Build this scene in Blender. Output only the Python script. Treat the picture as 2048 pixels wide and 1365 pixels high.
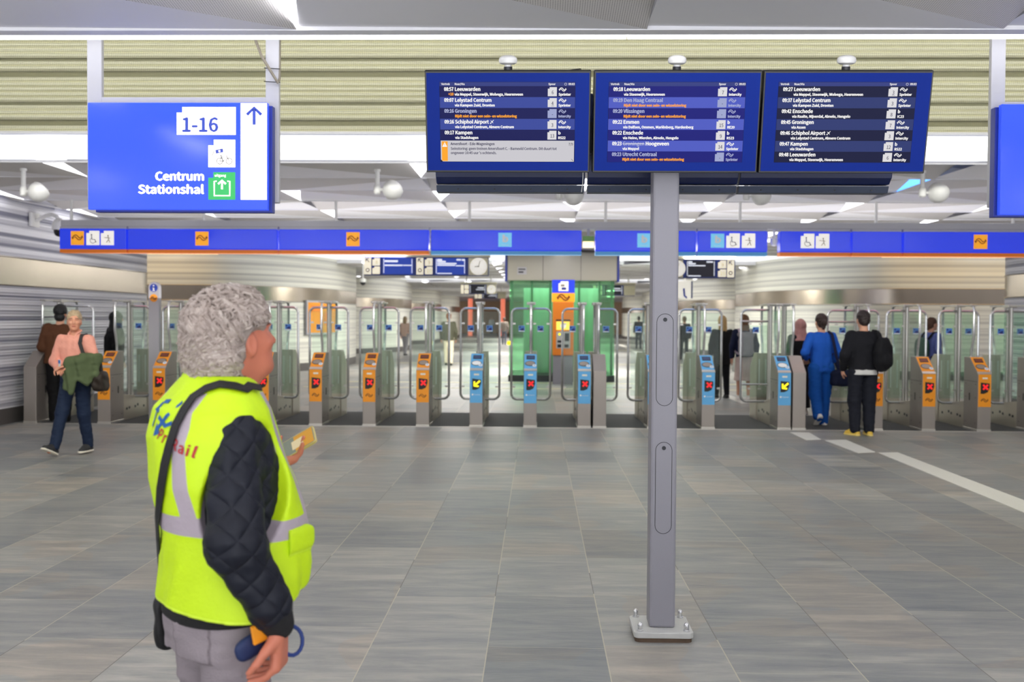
import bpy, math, random
import numpy as np
from mathutils import Vector, Matrix, Euler
from mathutils.bvhtree import BVHTree
R = math.radians
SC = bpy.context.scene
COL = SC.collection
for _o in list(bpy.data.objects):
    bpy.data.objects.remove(_o)

# ------------------------------------------------------------------ camera, world, exposure
FPX = 2000.0
CAM_H = 1.65
cam_data = bpy.data.cameras.new('camera')
cam = bpy.data.objects.new('camera', cam_data)
COL.objects.link(cam)
cam_data.sensor_width = 36.0
cam_data.lens = 36.0 * FPX / 2048.0
CAM_M = Matrix.Translation((0, 0, CAM_H)) @ Matrix.Rotation(R(1.46), 4, 'Z') @ Matrix.Rotation(R(90 - 1.32), 4, 'X') @ Matrix.Rotation(0.0062, 4, 'Z')
cam.matrix_world = CAM_M
cam_data.clip_start = 0.05
cam_data.clip_end = 400
cam_data.dof.use_dof = True
cam_data.dof.focus_distance = 4.95
cam_data.dof.aperture_fstop = 3.0
SC.camera = cam
world = bpy.data.worlds.new('world')
SC.world = world
world.use_nodes = True
_nt = world.node_tree
_bg = _nt.nodes['Background']
_bg.inputs[0].default_value = (0.93, 0.95, 1.0, 1)
# unseen surroundings: world light raised below the horizon to brighten the ceiling
_tc = _nt.nodes.new('ShaderNodeTexCoord'); _sp = _nt.nodes.new('ShaderNodeSeparateXYZ'); _mr = _nt.nodes.new('ShaderNodeMapRange')
_nt.links.new(_tc.outputs['Generated'], _sp.inputs[0]); _nt.links.new(_sp.outputs[2], _mr.inputs['Value'])
_mr.inputs['From Min'].default_value = -0.06; _mr.inputs['From Max'].default_value = 0.06
_mr.inputs['To Min'].default_value = 4.6; _mr.inputs['To Max'].default_value = 1.05
_nt.links.new(_mr.outputs[0], _bg.inputs[1])
SC.view_settings.view_transform = 'Standard'
SC.view_settings.look = 'None'
SC.view_settings.exposure = 0.0
SC.view_settings.gamma = 1.0
SC.view_settings.use_curve_mapping = False
SC.cycles.use_denoising = True
SC.cycles.max_bounces = 8
SC.cycles.transparent_max_bounces = 24
SC.cycles.sample_clamp_indirect = 6.0
E_NEAR = 15.0   # the ceiling lights over the camera
E_TRI, E_STRIP, E_FASCIA, E_COVE = 3.2, 4.0, 0.8, 1.4


def area_light(name, loc, sx, sy, watts, rot=(0, 0, 0), rgb=(1, .98, .96)):
    l = bpy.data.lights.new(name, 'AREA')
    l.shape = 'RECTANGLE'; l.size = sx; l.size_y = sy; l.energy = watts; l.color = rgb
    o = bpy.data.objects.new(name, l)
    COL.objects.link(o); o.location = loc; o.rotation_euler = rot
    return o


# unseen fill lamps added to brighten the shaft slats, the ceilings and the passage
area_light('shaft_fill', (0.5, 7.3, 4.9), 17, .5, 560, (R(93), 0, 0), (1, 1, .93))
area_light('gate_fill', (0.3, 15.97, 1.93), 15, 2.6, 200, (math.pi, 0, 0))
area_light('board_fill', (-4.5, 22.6, 3.0), 3.0, .2, 40, (math.pi, 0, 0))
area_light('board_fill', (4.6, 22.6, 3.0), 2.6, .2, 40, (math.pi, 0, 0))
for _y, _w in ((24.2, 150), (31, 900), (46, 800), (62, 800), (78, 800)):
    area_light('passage_fill', (0.3, _y, 3.36), 8, 1.5, _w, rgb=(1, .97, .9))


def ray(px, py):
    d = Vector(((px - 1024) / FPX, -(py - 682.5) / FPX, -1))
    return (CAM_M.to_3x3() @ d)


def at(px, py, Y):
    """world point on the plane Y seen at photo pixel (px, py)"""
    d = ray(px, py)
    return Vector((0, 0, CAM_H)) + d * (Y / d.y)


def ground(px, py, z=0.0):
    d = ray(px, py)
    return Vector((0, 0, CAM_H)) + d * ((z - CAM_H) / d.z)


# ------------------------------------------------------------------ tagging
def tag(o, label=None, cat=None, group=None, kind=None):
    if label: o['label'] = label
    if cat: o['category'] = cat
    if group: o['group'] = group
    if kind: o['kind'] = kind
    return o


def empty(name, loc=(0, 0, 0), rz=0.0, label=None, cat=None, group=None):
    o = bpy.data.objects.new(name, None)
    o.empty_display_size = 0.1
    COL.objects.link(o)
    o.location = loc
    o.rotation_euler = (0, 0, rz)
    return tag(o, label, cat, group)


def children(o):
    return [c for c in o.children]


def copy_tree(o, parent=None):
    c = o.copy()
    COL.objects.link(c)
    c.parent = parent
    for ch in children(o):
        copy_tree(ch, c)
    return c


# ------------------------------------------------------------------ materials
def s2l(c):
    return tuple(((v / 255.0) / 12.92 if v / 255.0 <= 0.04045 else ((v / 255.0 + 0.055) / 1.055) ** 2.4) for v in c)


def mat(name, rgb, rough=0.5, metal=0.0, emit=None, strength=0.0, spec=0.5, bump=0.0, bscale=200.0, var=0.0, vscale=8.0, stretch=None):
    """procedural principled material with optional noise variation and bump"""
    m = bpy.data.materials.new(name)
    m.use_nodes = True
    nt = m.node_tree
    b = nt.nodes['Principled BSDF']
    c = s2l(rgb) + (1,)
    b.inputs['Base Color'].default_value = c
    b.inputs['Roughness'].default_value = rough
    b.inputs['Metallic'].default_value = metal
    b.inputs['Specular IOR Level'].default_value = spec
    if emit is not None:
        b.inputs['Emission Color'].default_value = s2l(emit) + (1,)
        b.inputs['Emission Strength'].default_value = strength
    if var or bump:
        tc = nt.nodes.new('ShaderNodeTexCoord')
        mp = nt.nodes.new('ShaderNodeMapping')
        if stretch: mp.inputs['Scale'].default_value = stretch
        nt.links.new(tc.outputs['Object'], mp.inputs['Vector'])
    if var:
        n = nt.nodes.new('ShaderNodeTexNoise')
        n.inputs['Scale'].default_value = vscale
        n.inputs['Detail'].default_value = 4
        nt.links.new(mp.outputs[0], n.inputs['Vector'])
        mx = nt.nodes.new('ShaderNodeMix'); mx.data_type = 'RGBA'
        mx.inputs[6].default_value = tuple(v * (1 - var) for v in c[:3]) + (1,)
        mx.inputs[7].default_value = tuple(min(1, v * (1 + var)) for v in c[:3]) + (1,)
        nt.links.new(n.outputs[0], mx.inputs[0])
        nt.links.new(mx.outputs[2], b.inputs['Base Color'])
    if bump:
        n2 = nt.nodes.new('ShaderNodeTexNoise')
        n2.inputs['Scale'].default_value = bscale
        n2.inputs['Detail'].default_value = 3
        nt.links.new(mp.outputs[0], n2.inputs['Vector'])
        bp = nt.nodes.new('ShaderNodeBump')
        bp.inputs['Strength'].default_value = bump
        bp.inputs['Distance'].default_value = 0.01
        nt.links.new(n2.outputs[0], bp.inputs['Height'])
        nt.links.new(bp.outputs[0], b.inputs['Normal'])
    return m


def glow(name, rgb, strength, base=(230, 230, 230)):
    return mat(name, base, 0.4, 0, rgb, strength)


def glass_mat(name, rgb, alpha=0.25, rough=0.04):
    """thin sheet: mostly see-through with a tint and a mirror-like sheen"""
    m = bpy.data.materials.new(name); m.use_nodes = True
    nt = m.node_tree; nt.nodes.clear()
    out = nt.nodes.new('ShaderNodeOutputMaterial')
    tr = nt.nodes.new('ShaderNodeBsdfTransparent'); tr.inputs[0].default_value = s2l(rgb) + (1,)
    gl = nt.nodes.new('ShaderNodeBsdfGlossy'); gl.inputs[0].default_value = (.9, .95, .92, 1); gl.inputs['Roughness'].default_value = rough
    df = nt.nodes.new('ShaderNodeBsdfDiffuse'); df.inputs[0].default_value = s2l(rgb) + (1,)
    lw = nt.nodes.new('ShaderNodeLayerWeight'); lw.inputs['Blend'].default_value = 0.25
    m1 = nt.nodes.new('ShaderNodeMixShader'); m2 = nt.nodes.new('ShaderNodeMixShader')
    m1.inputs[0].default_value = alpha
    nt.links.new(tr.outputs[0], m1.inputs[1]); nt.links.new(df.outputs[0], m1.inputs[2])
    mul = nt.nodes.new('ShaderNodeMath'); mul.operation = 'MULTIPLY'; mul.inputs[1].default_value = 0.3
    nt.links.new(lw.outputs['Fresnel'], mul.inputs[0])
    nt.links.new(mul.outputs[0], m2.inputs[0]); nt.links.new(m1.outputs[0], m2.inputs[1]); nt.links.new(gl.outputs[0], m2.inputs[2])
    nt.links.new(m2.outputs[0], out.inputs[0])
    return m


# ------------------------------------------------------------------ mesh builder
class MB:
    def __init__(s):
        s.v = []; s.f = []; s.m = []

    def add(s, vs, fs, mi=0):
        o = len(s.v)
        s.v += [tuple(v) for v in vs]
        for f in fs:
            s.f.append([i + o for i in f]); s.m.append(mi)
        return s

    def box(s, x0, x1, y0, y1, z0, z1, mi=0):
        vs = [(x, y, z) for z in (z0, z1) for y in (y0, y1) for x in (x0, x1)]
        return s.add(vs, [(0, 2, 3, 1), (4, 5, 7, 6), (0, 1, 5, 4), (2, 6, 7, 3), (0, 4, 6, 2), (1, 3, 7, 5)], mi)

    def obox(s, c, ax, ay, az, mi=0):
        """box from a centre and three half-axis vectors"""
        c, ax, ay, az = Vector(c), Vector(ax), Vector(ay), Vector(az)
        vs = [c + ax * i + ay * j + az * k for k in (-1, 1) for j in (-1, 1) for i in (-1, 1)]
        return s.add(vs, [(0, 2, 3, 1), (4, 5, 7, 6), (0, 1, 5, 4), (2, 6, 7, 3), (0, 4, 6, 2), (1, 3, 7, 5)], mi)

    def prism_y(s, poly, y0, y1, mi=0):
        """polygon in x,z swept along y"""
        n = len(poly)
        vs = [(p[0], y0, p[1]) for p in poly] + [(p[0], y1, p[1]) for p in poly]
        fs = [list(range(n)), list(range(2 * n - 1, n - 1, -1))] + [(i, i + n, (i + 1) % n + n, (i + 1) % n) for i in range(n)]
        return s.add(vs, fs, mi)

    def prism_x(s, poly, x0, x1, mi=0):
        """polygon in y,z swept along x"""
        n = len(poly)
        vs = [(x0, p[0], p[1]) for p in poly] + [(x1, p[0], p[1]) for p in poly]
        fs = [list(range(n - 1, -1, -1)), list(range(n, 2 * n))] + [(i, (i + 1) % n, (i + 1) % n + n, i + n) for i in range(n)]
        return s.add(vs, fs, mi)

    def prism_z(s, poly, z0, z1, mi=0):
        n = len(poly)
        vs = [(p[0], p[1], z0) for p in poly] + [(p[0], p[1], z1) for p in poly]
        fs = [list(range(n - 1, -1, -1)), list(range(n, 2 * n))] + [(i, (i + 1) % n, (i + 1) % n + n, i + n) for i in range(n)]
        return s.add(vs, fs, mi)

    def tube(s, pts, r, n=10, closed=False, mi=0, cap=True):
        pts = [Vector(p) for p in pts]
        m = len(pts)
        rr = r if hasattr(r, '__len__') else [r] * m
        rings = []
        up = None
        for i, p in enumerate(pts):
            a = pts[(i - 1) % m] if (closed or i > 0) else p
            b = pts[(i + 1) % m] if (closed or i < m - 1) else p
            t = (b - a).normalized()
            if up is None:
                up = Vector((0, 0, 1)) if abs(t.z) < 0.9 else Vector((1, 0, 0))
            x = t.cross(up)
            if x.length < 1e-4: x = t.cross(Vector((0.3, 1, 0.1)))
            x.normalize(); y = x.cross(t).normalized(); up = y
            rings.append([p + (x * math.cos(q) + y * math.sin(q)) * rr[i] for q in (2 * math.pi * k / n for k in range(n))])
        vs = [v for ring in rings for v in ring]
        fs = []
        for i in range(m if closed else m - 1):
            j = (i + 1) % m
            for k in range(n):
                l = (k + 1) % n
                fs.append((i * n + k, j * n + k, j * n + l, i * n + l))
        if cap and not closed:
            fs.append(list(range(n))); fs.append(list(range((m - 1) * n + n - 1, (m - 1) * n - 1, -1)))
        return s.add(vs, fs, mi)

    def lathe(s, prof, c=(0, 0, 0), n=20, axis='z', mi=0):
        """profile of (radius, height) turned about an axis through c"""
        vs = []
        for r, h in prof:
            for k in range(n):
                q = 2 * math.pi * k / n
                a, b = r * math.cos(q), r * math.sin(q)
                vs.append({'z': (c[0] + a, c[1] + b, c[2] + h), 'y': (c[0] + a, c[1] + h, c[2] + b), 'x': (c[0] + h, c[1] + a, c[2] + b)}[axis])
        fs = []
        for i in range(len(prof) - 1):
            for k in range(n):
                l = (k + 1) % n
                fs.append((i * n + k, i * n + l, (i + 1) * n + l, (i + 1) * n + k))
        fs.append(list(range(n - 1, -1, -1))); fs.append([(len(prof) - 1) * n + k for k in range(n)])
        return s.add(vs, fs, mi)

    def build(s, name, mats, parent=None, smooth=True, bevel=0.0, loc=None, rot=None, fix=True):
        me = bpy.data.meshes.new(name)
        me.from_pydata(s.v, [], s.f)
        if not isinstance(mats, (list, tuple)): mats = [mats]
        for m in mats: me.materials.append(m)
        if len(mats) > 1:
            me.polygons.foreach_set('material_index', s.m)
        if fix:
            import bmesh
            bm = bmesh.new(); bm.from_mesh(me)
            bmesh.ops.recalc_face_normals(bm, faces=bm.faces)
            bm.to_mesh(me); bm.free()
        me.update()
        if smooth:
            me.shade_smooth()
            me.set_sharp_from_angle(angle=R(35))
        o = bpy.data.objects.new(name, me)
        COL.objects.link(o)
        o.parent = parent
        if loc is not None: o.location = loc
        if rot is not None: o.rotation_euler = rot
        if bevel:
            bv = o.modifiers.new('bevel', 'BEVEL'); bv.width = bevel; bv.segments = 2; bv.limit_method = 'ANGLE'; bv.angle_limit = R(40)
        return o


def arc(cx, cy, r, a0, a1, n=8):
    return [(cx + r * math.cos(R(a0 + (a1 - a0) * i / n)), cy + r * math.sin(R(a0 + (a1 - a0) * i / n))) for i in range(n + 1)]


def rrect(x0, x1, y0, y1, r, n=5):
    return arc(x1 - r, y0 + r, r, -90, 0, n) + arc(x1 - r, y1 - r, r, 0, 90, n) + arc(x0 + r, y1 - r, r, 90, 180, n) + arc(x0 + r, y0 + r, r, 180, 270, n)


# ------------------------------------------------------------------ flat artwork (print, lettering)
_TXT = {}
SANS = None
try:  # Blender's own bundled interface typeface; the built-in font stands in if it is missing
    import os
    _p = os.path.join(bpy.utils.system_resource('DATAFILES'), 'fonts', 'Noto Sans CJK Regular.woff2')
    if os.path.exists(_p): SANS = bpy.data.fonts.load(_p)
except Exception:
    SANS = None


def text_geo(body, bold):
    key = (body, bold)
    if key not in _TXT:
        cu = bpy.data.curves.new('lettering_source', 'FONT')
        if SANS: cu.font = SANS
        cu.body = body; cu.offset = bold; cu.resolution_u = 2
        ob = bpy.data.objects.new('lettering_source', cu)
        me = ob.to_mesh()
        vs = [(v.co.x, v.co.y) for v in me.vertices]
        fs = [list(p.vertices) for p in me.polygons]
        ob.to_mesh_clear()
        bpy.data.objects.remove(ob); bpy.data.curves.remove(cu)
        _TXT[key] = (vs, fs)
    return _TXT[key]


CAPH = 0.729
if SANS:
    _q = text_geo('H', 0.0)[0]; CAPH = max(v[1] for v in _q)


class Flat:
    """print on a sign: drawn in x (right) and z (up), stacked towards -y"""
    def __init__(s, step=0.0006, y=0.0):
        s.mb = MB(); s.mats = []; s.step = step; s.y = y

    def mi(s, m):
        if m not in s.mats: s.mats.append(m)
        return s.mats.index(m)

    def poly(s, pts, m, lay=1):
        s.mb.add([(p[0], s.y - lay * s.step, p[1]) for p in pts], [list(range(len(pts)))], s.mi(m))

    def rect(s, x0, x1, z0, z1, m, lay=1):
        s.poly([(x0, z0), (x1, z0), (x1, z1), (x0, z1)], m, lay)

    def disc(s, x, z, r, m, lay=1, n=24, rz=None):
        rz = rz or r
        s.poly([(x + r * math.cos(2 * math.pi * k / n), z + rz * math.sin(2 * math.pi * k / n)) for k in range(n)], m, lay)

    def ring(s, x, z, r, w, m, lay=1, n=28, a0=0, a1=360):
        P = arc(x, z, r, a0, a1, n)
        s.stroke(P, w, m, lay)

    def stroke(s, P, w, m, lay=1):
        P = [Vector(p) for p in P]
        L, Rr = [], []
        for i, p in enumerate(P):
            a = P[max(0, i - 1)]; b = P[min(len(P) - 1, i + 1)]
            t = (b - a)
            if t.length < 1e-9: t = Vector((1, 0))
            t.normalize(); n = Vector((-t.y, t.x)) * w / 2
            L.append(p + n); Rr.append(p - n)
        y = s.y - lay * s.step
        vs = [(p.x, y, p.y) for p in L] + [(p.x, y, p.y) for p in Rr]
        k = len(P)
        s.mb.add(vs, [(i, i + k, i + k + 1, i + 1) for i in range(k - 1)], s.mi(m))

    def tagbox(s, x0, x1, z0, z1, nx, nz, m, lay=1):
        """white pictogram plate with the stepped upper-left corner"""
        s.poly([(x0, z0), (x1, z0), (x1, z1), (x0 + nx, z1), (x0 + nx, z1 - nz), (x0, z1 - nz)], m, lay)

    def text(s, body, x, z, cap, m, lay=2, align='L', sx=0.86, bold=0.0, width=None, rot=0.0, shear=0.0):
        vs, fs = text_geo(body, 0.0)
        if not vs: return 0
        k = cap / CAPH
        w = max(v[0] for v in vs) * k * sx
        if width: sx *= width / w; w = width
        ox = {'L': 0, 'C': -w / 2, 'R': -w}[align]
        c, d = math.cos(rot), math.sin(rot)
        y = s.y - lay * s.step
        e = bold * k
        for ux, uz in (((0, 0),) if not bold else ((-e, 0), (e, 0), (0, e * .7), (0, -e * .7))):
            out = []; y -= s.step * .12
            for a, b in vs:
                p, q = a * k * sx + ox + shear * b * k + ux, b * k + uz
                out.append((x + p * c - q * d, y, z + p * d + q * c))
            s.mb.add(out, fs, s.mi(m))
        return w

    def arrow(s, x, z, h, ang, w, m, lay=2):
        """arrow of length h centred on x,z pointing at ang degrees"""
        u = Vector((math.cos(R(ang)), math.sin(R(ang)))); n = Vector((-u.y, u.x)); c = Vector((x, z))
        t = c + u * h / 2
        s.stroke([c - u * h / 2, t - u * w * .6], w, m, lay)
        a = h * .42
        s.stroke([t - u * a + n * a, t - u * w * .1, t - u * a - n * a], w, m, lay)

    def railmark(s, x, z, w, m, lay=2, th=None):
        """two-way arrow with an S wave in the middle"""
        th = th or w * .07
        h = w * .26
        def sm(P):
            out = []
            for i in range(len(P) - 1):
                p0 = P[max(0, i - 1)]; p1 = P[i]; p2 = P[i + 1]; p3 = P[min(len(P) - 1, i + 2)]
                for q in range(5):
                    t = q / 5
                    out.append(tuple(.5 * (2 * p1[j] + (p2[j] - p0[j]) * t + (2 * p0[j] - 5 * p1[j] + 4 * p2[j] - p3[j]) * t * t + (3 * p1[j] - p0[j] - 3 * p2[j] + p3[j]) * t ** 3) for j in (0, 1)))
            return out + [P[-1]]
        A = sm([(-.46, -.05), (-.36, .62), (-.16, .92), (.02, .55), (.14, -.05), (.24, -.22), (.33, .02)])
        for g in (1, -1): s.stroke([(x + g * p * w, z + g * q * h) for p, q in A], th, m, lay)
        for g in (1, -1): s.poly([(x - g * .60 * w, z + g * .12 * h), (x - g * .36 * w, z + g * .02 * h), (x - g * .44 * w, z - g * .85 * h)], m, lay)

    def build(s, name, parent=None, loc=None, rot=None):
        return s.mb.build(name, s.mats, parent, smooth=False, loc=loc, rot=rot, fix=False)
# ------------------------------------------------------------------ shared materials
M = {}
M['white_panel'] = mat('white_panel', (232, 231, 234), 0.55)
M['strip'] = glow('light_strip', (246, 247, 255), E_STRIP)
M['fascia'] = glow('light_fascia', (244, 247, 255), E_FASCIA)
M['tri'] = glow('light_triangle', (250, 250, 255), E_TRI)
M['tri_near'] = glow('light_triangle_near', (250, 250, 255), E_NEAR)
M['tri_blue'] = glow('light_triangle_blue', (70, 150, 255), 2.6, (90, 150, 240))
M['cove'] = glow('light_cove', (255, 214, 140), E_COVE)
M['steel'] = mat('brushed_steel', (196, 192, 186), 0.34, 0.75, var=.06, vscale=3, stretch=(.3, .3, 14))
M['chrome'] = mat('chrome_tube', (222, 222, 222), 0.24, .85)
M['grey_paint'] = mat('grey_paint', (142, 140, 147), 0.42, bump=.08, bscale=260)
M['light_paint'] = mat('light_grey_paint', (176, 175, 180), 0.4)
M['white_plastic'] = mat('white_plastic', (228, 227, 224), 0.35)
M['black'] = mat('black_plastic', (20, 20, 22), 0.4)
M['dark'] = mat('dark_metal', (45, 46, 50), 0.4, .4)
M['plinth'] = mat('dark_plinth', (84, 80, 78), 0.5, var=.15, vscale=3)


def perforated_mat():
    m = mat('perforated_panel', (172, 168, 168), 0.6)
    nt = m.node_tree; b = nt.nodes['Principled BSDF']
    tc = nt.nodes.new('ShaderNodeTexCoord')
    sep = nt.nodes.new('ShaderNodeSeparateXYZ'); nt.links.new(tc.outputs['Object'], sep.inputs[0])
    outs = []
    for k in (0, 1):
        a = nt.nodes.new('ShaderNodeMath'); a.operation = 'MULTIPLY'; a.inputs[1].default_value = 2 * math.pi / 0.014
        c = nt.nodes.new('ShaderNodeMath'); c.operation = 'SINE'
        nt.links.new(sep.outputs[k], a.inputs[0]); nt.links.new(a.outputs[0], c.inputs[0]); outs.append(c)
    mu = nt.nodes.new('ShaderNodeMath'); mu.operation = 'ADD'
    nt.links.new(outs[0].outputs[0], mu.inputs[0]); nt.links.new(outs[1].outputs[0], mu.inputs[1])
    gt = nt.nodes.new('ShaderNodeMath'); gt.operation = 'GREATER_THAN'; gt.inputs[1].default_value = 1.0
    nt.links.new(mu.outputs[0], gt.inputs[0])
    mx = nt.nodes.new('ShaderNodeMix'); mx.data_type = 'RGBA'
    mx.inputs[6].default_value = s2l((214, 210, 207)) + (1,); mx.inputs[7].default_value = s2l((128, 124, 122)) + (1,)
    nt.links.new(gt.outputs[0], mx.inputs[0]); nt.links.new(mx.outputs[2], b.inputs['Base Color'])
    return m


M['perf'] = perforated_mat()


def floor_mat():
    m = mat('slate_tiles', (130, 130, 128), 0.42)
    nt = m.node_tree; L = nt.links; b = nt.nodes['Principled BSDF']
    def N(t, **k):
        n = nt.nodes.new(t)
        for a, v in k.items(): setattr(n, a, v)
        return n
    def math_(op, a, bb=None, c=None):
        n = N('ShaderNodeMath', operation=op)
        for i, v in enumerate((a, bb, c)):
            if v is None: continue
            if isinstance(v, (int, float)): n.inputs[i].default_value = v
            else: L.new(v, n.inputs[i])
        return n.outputs[0]
    tc = N('ShaderNodeTexCoord'); sep = N('ShaderNodeSeparateXYZ'); L.new(tc.outputs['Object'], sep.inputs[0])
    X = math_('DIVIDE', math_('ADD', sep.outputs[0], 0.24 + 58.7), 0.587)
    ci = math_('FLOOR', X); fx = math_('FRACT', X)
    wn = N('ShaderNodeTexWhiteNoise', noise_dimensions='1D'); L.new(ci, wn.inputs['W'])
    Y = math_('DIVIDE', math_('ADD', sep.outputs[1], math_('MULTIPLY', wn.outputs['Value'], 7.0)), 0.92)
    Y = math_('ADD', Y, 40)
    ri = math_('FLOOR', Y); fy = math_('FRACT', Y)
    # joints: thin, darker along y, thinner across
    ex = math_('MULTIPLY', math_('MINIMUM', fx, math_('SUBTRACT', 1, fx)), 0.587)
    ey = math_('MULTIPLY', math_('MINIMUM', fy, math_('SUBTRACT', 1, fy)), 0.92)
    jx = math_('LESS_THAN', ex, 0.0030); jy = math_('LESS_THAN', ey, 0.0024)
    comb = N('ShaderNodeCombineXYZ'); L.new(ci, comb.inputs[0]); L.new(ri, comb.inputs[1])
    w2 = N('ShaderNodeTexWhiteNoise', noise_dimensions='2D'); L.new(comb.outputs[0], w2.inputs['Vector'])
    # slate streaks run across (along x), shifted per tile
    mp = N('ShaderNodeMapping'); mp.inputs['Scale'].default_value = (1.1, 6, 1)
    off = N('ShaderNodeVectorMath', operation='MULTIPLY_ADD'); off.inputs[1].default_value = (7, 7, 7)
    L.new(w2.outputs['Color'], off.inputs[0]); L.new(tc.outputs['Object'], off.inputs[2]); L.new(off.outputs[0], mp.inputs['Vector'])
    n1 = N('ShaderNodeTexNoise'); n1.inputs['Scale'].default_value = 1.6; n1.inputs['Detail'].default_value = 7; n1.inputs['Roughness'].default_value = .62; n1.inputs['Distortion'].default_value = .5
    L.new(mp.outputs[0], n1.inputs['Vector'])
    cr = N('ShaderNodeValToRGB')
    e = cr.color_ramp.elements
    e[0].position = .28; e[0].color = s2l((105, 110, 115)) + (1,)
    e[1].position = .75; e[1].color = s2l((180, 176, 168)) + (1,)
    el = e.new(.52); el.color = s2l((143, 143, 140)) + (1,)
    val = math_('ADD', math_('MULTIPLY', n1.outputs[0], .78), math_('MULTIPLY', w2.outputs['Value'], .20))
    L.new(val, cr.inputs[0])
    warm = N('ShaderNodeMix', data_type='RGBA', blend_type='MULTIPLY'); warm.inputs[7].default_value = (1.06, .99, .93, 1)
    w3 = N('ShaderNodeTexNoise'); w3.inputs['Scale'].default_value = .9; L.new(off.outputs[0], w3.inputs['Vector'])
    L.new(math_('GREATER_THAN', w3.outputs[0], .56), warm.inputs[0]); L.new(cr.outputs[0], warm.inputs[6])
    jm = N('ShaderNodeMix', data_type='RGBA'); jm.inputs[7].default_value = s2l((176, 168, 142)) + (1,)
    wj = N('ShaderNodeTexNoise'); wj.inputs['Scale'].default_value = .35; L.new(tc.outputs['Object'], wj.inputs['Vector'])
    jc = N('ShaderNodeMix', data_type='RGBA'); jc.inputs[6].default_value = s2l((96, 94, 86)) + (1,); jc.inputs[7].default_value = s2l((186, 180, 158)) + (1,)
    L.new(math_('GREATER_THAN', wj.outputs[0], .45), jc.inputs[0]); L.new(jc.outputs[2], jm.inputs[7])
    L.new(math_('MULTIPLY', math_('MAXIMUM', jx, math_('MULTIPLY', jy, .6)), .8), jm.inputs[0]); L.new(warm.outputs[2], jm.inputs[6])
    L.new(jm.outputs[2], b.inputs['Base Color'])
    L.new(math_('ADD', math_('MULTIPLY', n1.outputs[0], .28), .26), b.inputs['Roughness'])
    n2 = N('ShaderNodeTexNoise'); n2.inputs['Scale'].default_value = 14; n2.inputs['Detail'].default_value = 5; L.new(mp.outputs[0], n2.inputs['Vector'])
    bp = N('ShaderNodeBump'); bp.inputs['Strength'].default_value = .22; bp.inputs['Distance'].default_value = .01
    L.new(n2.outputs[0], bp.inputs['Height']); L.new(bp.outputs[0], b.inputs['Normal'])
    return m


M['floor'] = floor_mat()


def stripe_wall_mat(name, light, dark, warm=0.0):
    """horizontal stripes by height, with the shade of the ribs put into the colour"""
    m = mat(name, light, 0.35)
    nt = m.node_tree; L = nt.links; b = nt.nodes['Principled BSDF']
    tc = nt.nodes.new('ShaderNodeTexCoord'); sep = nt.nodes.new('ShaderNodeSeparateXYZ'); L.new(tc.outputs['Object'], sep.inputs[0])
    def noise(scale, detail):
        mp = nt.nodes.new('ShaderNodeCombineXYZ'); L.new(sep.outputs[2], mp.inputs[2])
        n = nt.nodes.new('ShaderNodeTexNoise'); n.inputs['Scale'].default_value = scale; n.inputs['Detail'].default_value = detail
        L.new(mp.outputs[0], n.inputs['Vector']); return n.outputs[0]
    cr = nt.nodes.new('ShaderNodeValToRGB'); e = cr.color_ramp.elements
    e[0].position = .41; e[0].color = s2l(dark) + (1,)  # darker stripe tone paints the shade between the ribs
    e[1].position = .56; e[1].color = s2l(light) + (1,)
    L.new(noise(9.0, 3), cr.inputs[0])
    ml = nt.nodes.new('ShaderNodeMath'); ml.operation = 'MULTIPLY'; ml.inputs[1].default_value = 2 * math.pi / .045; L.new(sep.outputs[2], ml.inputs[0])
    sn = nt.nodes.new('ShaderNodeMath'); sn.operation = 'SINE'; L.new(ml.outputs[0], sn.inputs[0])
    bp = nt.nodes.new('ShaderNodeBump'); bp.inputs['Strength'].default_value = .35; bp.inputs['Distance'].default_value = .01
    L.new(sn.outputs[0], bp.inputs['Height']); L.new(bp.outputs[0], b.inputs['Normal'])
    L.new(cr.outputs[0], b.inputs['Base Color'])
    return m


M['wall'] = stripe_wall_mat('striped_wall', (234, 233, 238), (118, 118, 136))
M['wall_far'] = stripe_wall_mat('striped_wall_pale', (236, 234, 222), (196, 194, 186))
M['steel_band'] = mat('steel_band', (176, 166, 152), 0.24, 0.9, var=.12, vscale=1.1, stretch=(1, 1, .1))

HC = 3.40          # ceiling height
Y_NEAR = 6.10      # back edge of the ceiling over the camera
Y_FAR = 11.32      # front edge of the ceiling over the gates


def structure(o):
    o['kind'] = 'structure'
    return o


# ------------------------------------------------------------------ floor
mb = MB(); mb.add([(-30, -1.5, 0), (30, -1.5, 0), (30, 120, 0), (-30, 120, 0)], [(0, 1, 2, 3)])
structure(mb.build('floor', M['floor'], smooth=False))
mat_dark = mat('gate_mat', (74, 75, 76), 0.75, bump=.2, bscale=300, var=.12, vscale=5)
mb = MB(); mb.box(-7.95, 8.95, 15.02, 17.25, 0.0, 0.006)
structure(mb.build('floor_mat_under_gates', mat_dark, smooth=False))
mb = MB(); mb.box(-7.95, 8.95, 14.97, 15.02, 0.0, 0.008)
structure(mb.build('floor_threshold_strip', M['steel'], smooth=False))
M['tactile'] = mat('tactile_tile', (226, 224, 216), 0.5, bump=.6, bscale=60, stretch=(1, 1, 1))
for i, q in enumerate([[(1580, 866), (1618, 866), (1642, 880), (1612, 881)], [(1650, 882), (1692, 881), (1750, 905), (1716, 907)],
                       [(1757, 907), (1795, 906), (2100, 1022), (2100, 1048)],
                       [(1440, 792), (1462, 792), (1500, 806), (1484, 808)], [(1236, 690), (1246, 690), (1302, 716), (1294, 718)]]):
    pts = [ground(*p) for p in q]
    mb = MB(); mb.prism_z([(p.x, p.y) for p in pts], 0.0, 0.006)
    structure(mb.build('floor_guide_strip', M['tactile'], smooth=False))
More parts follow.
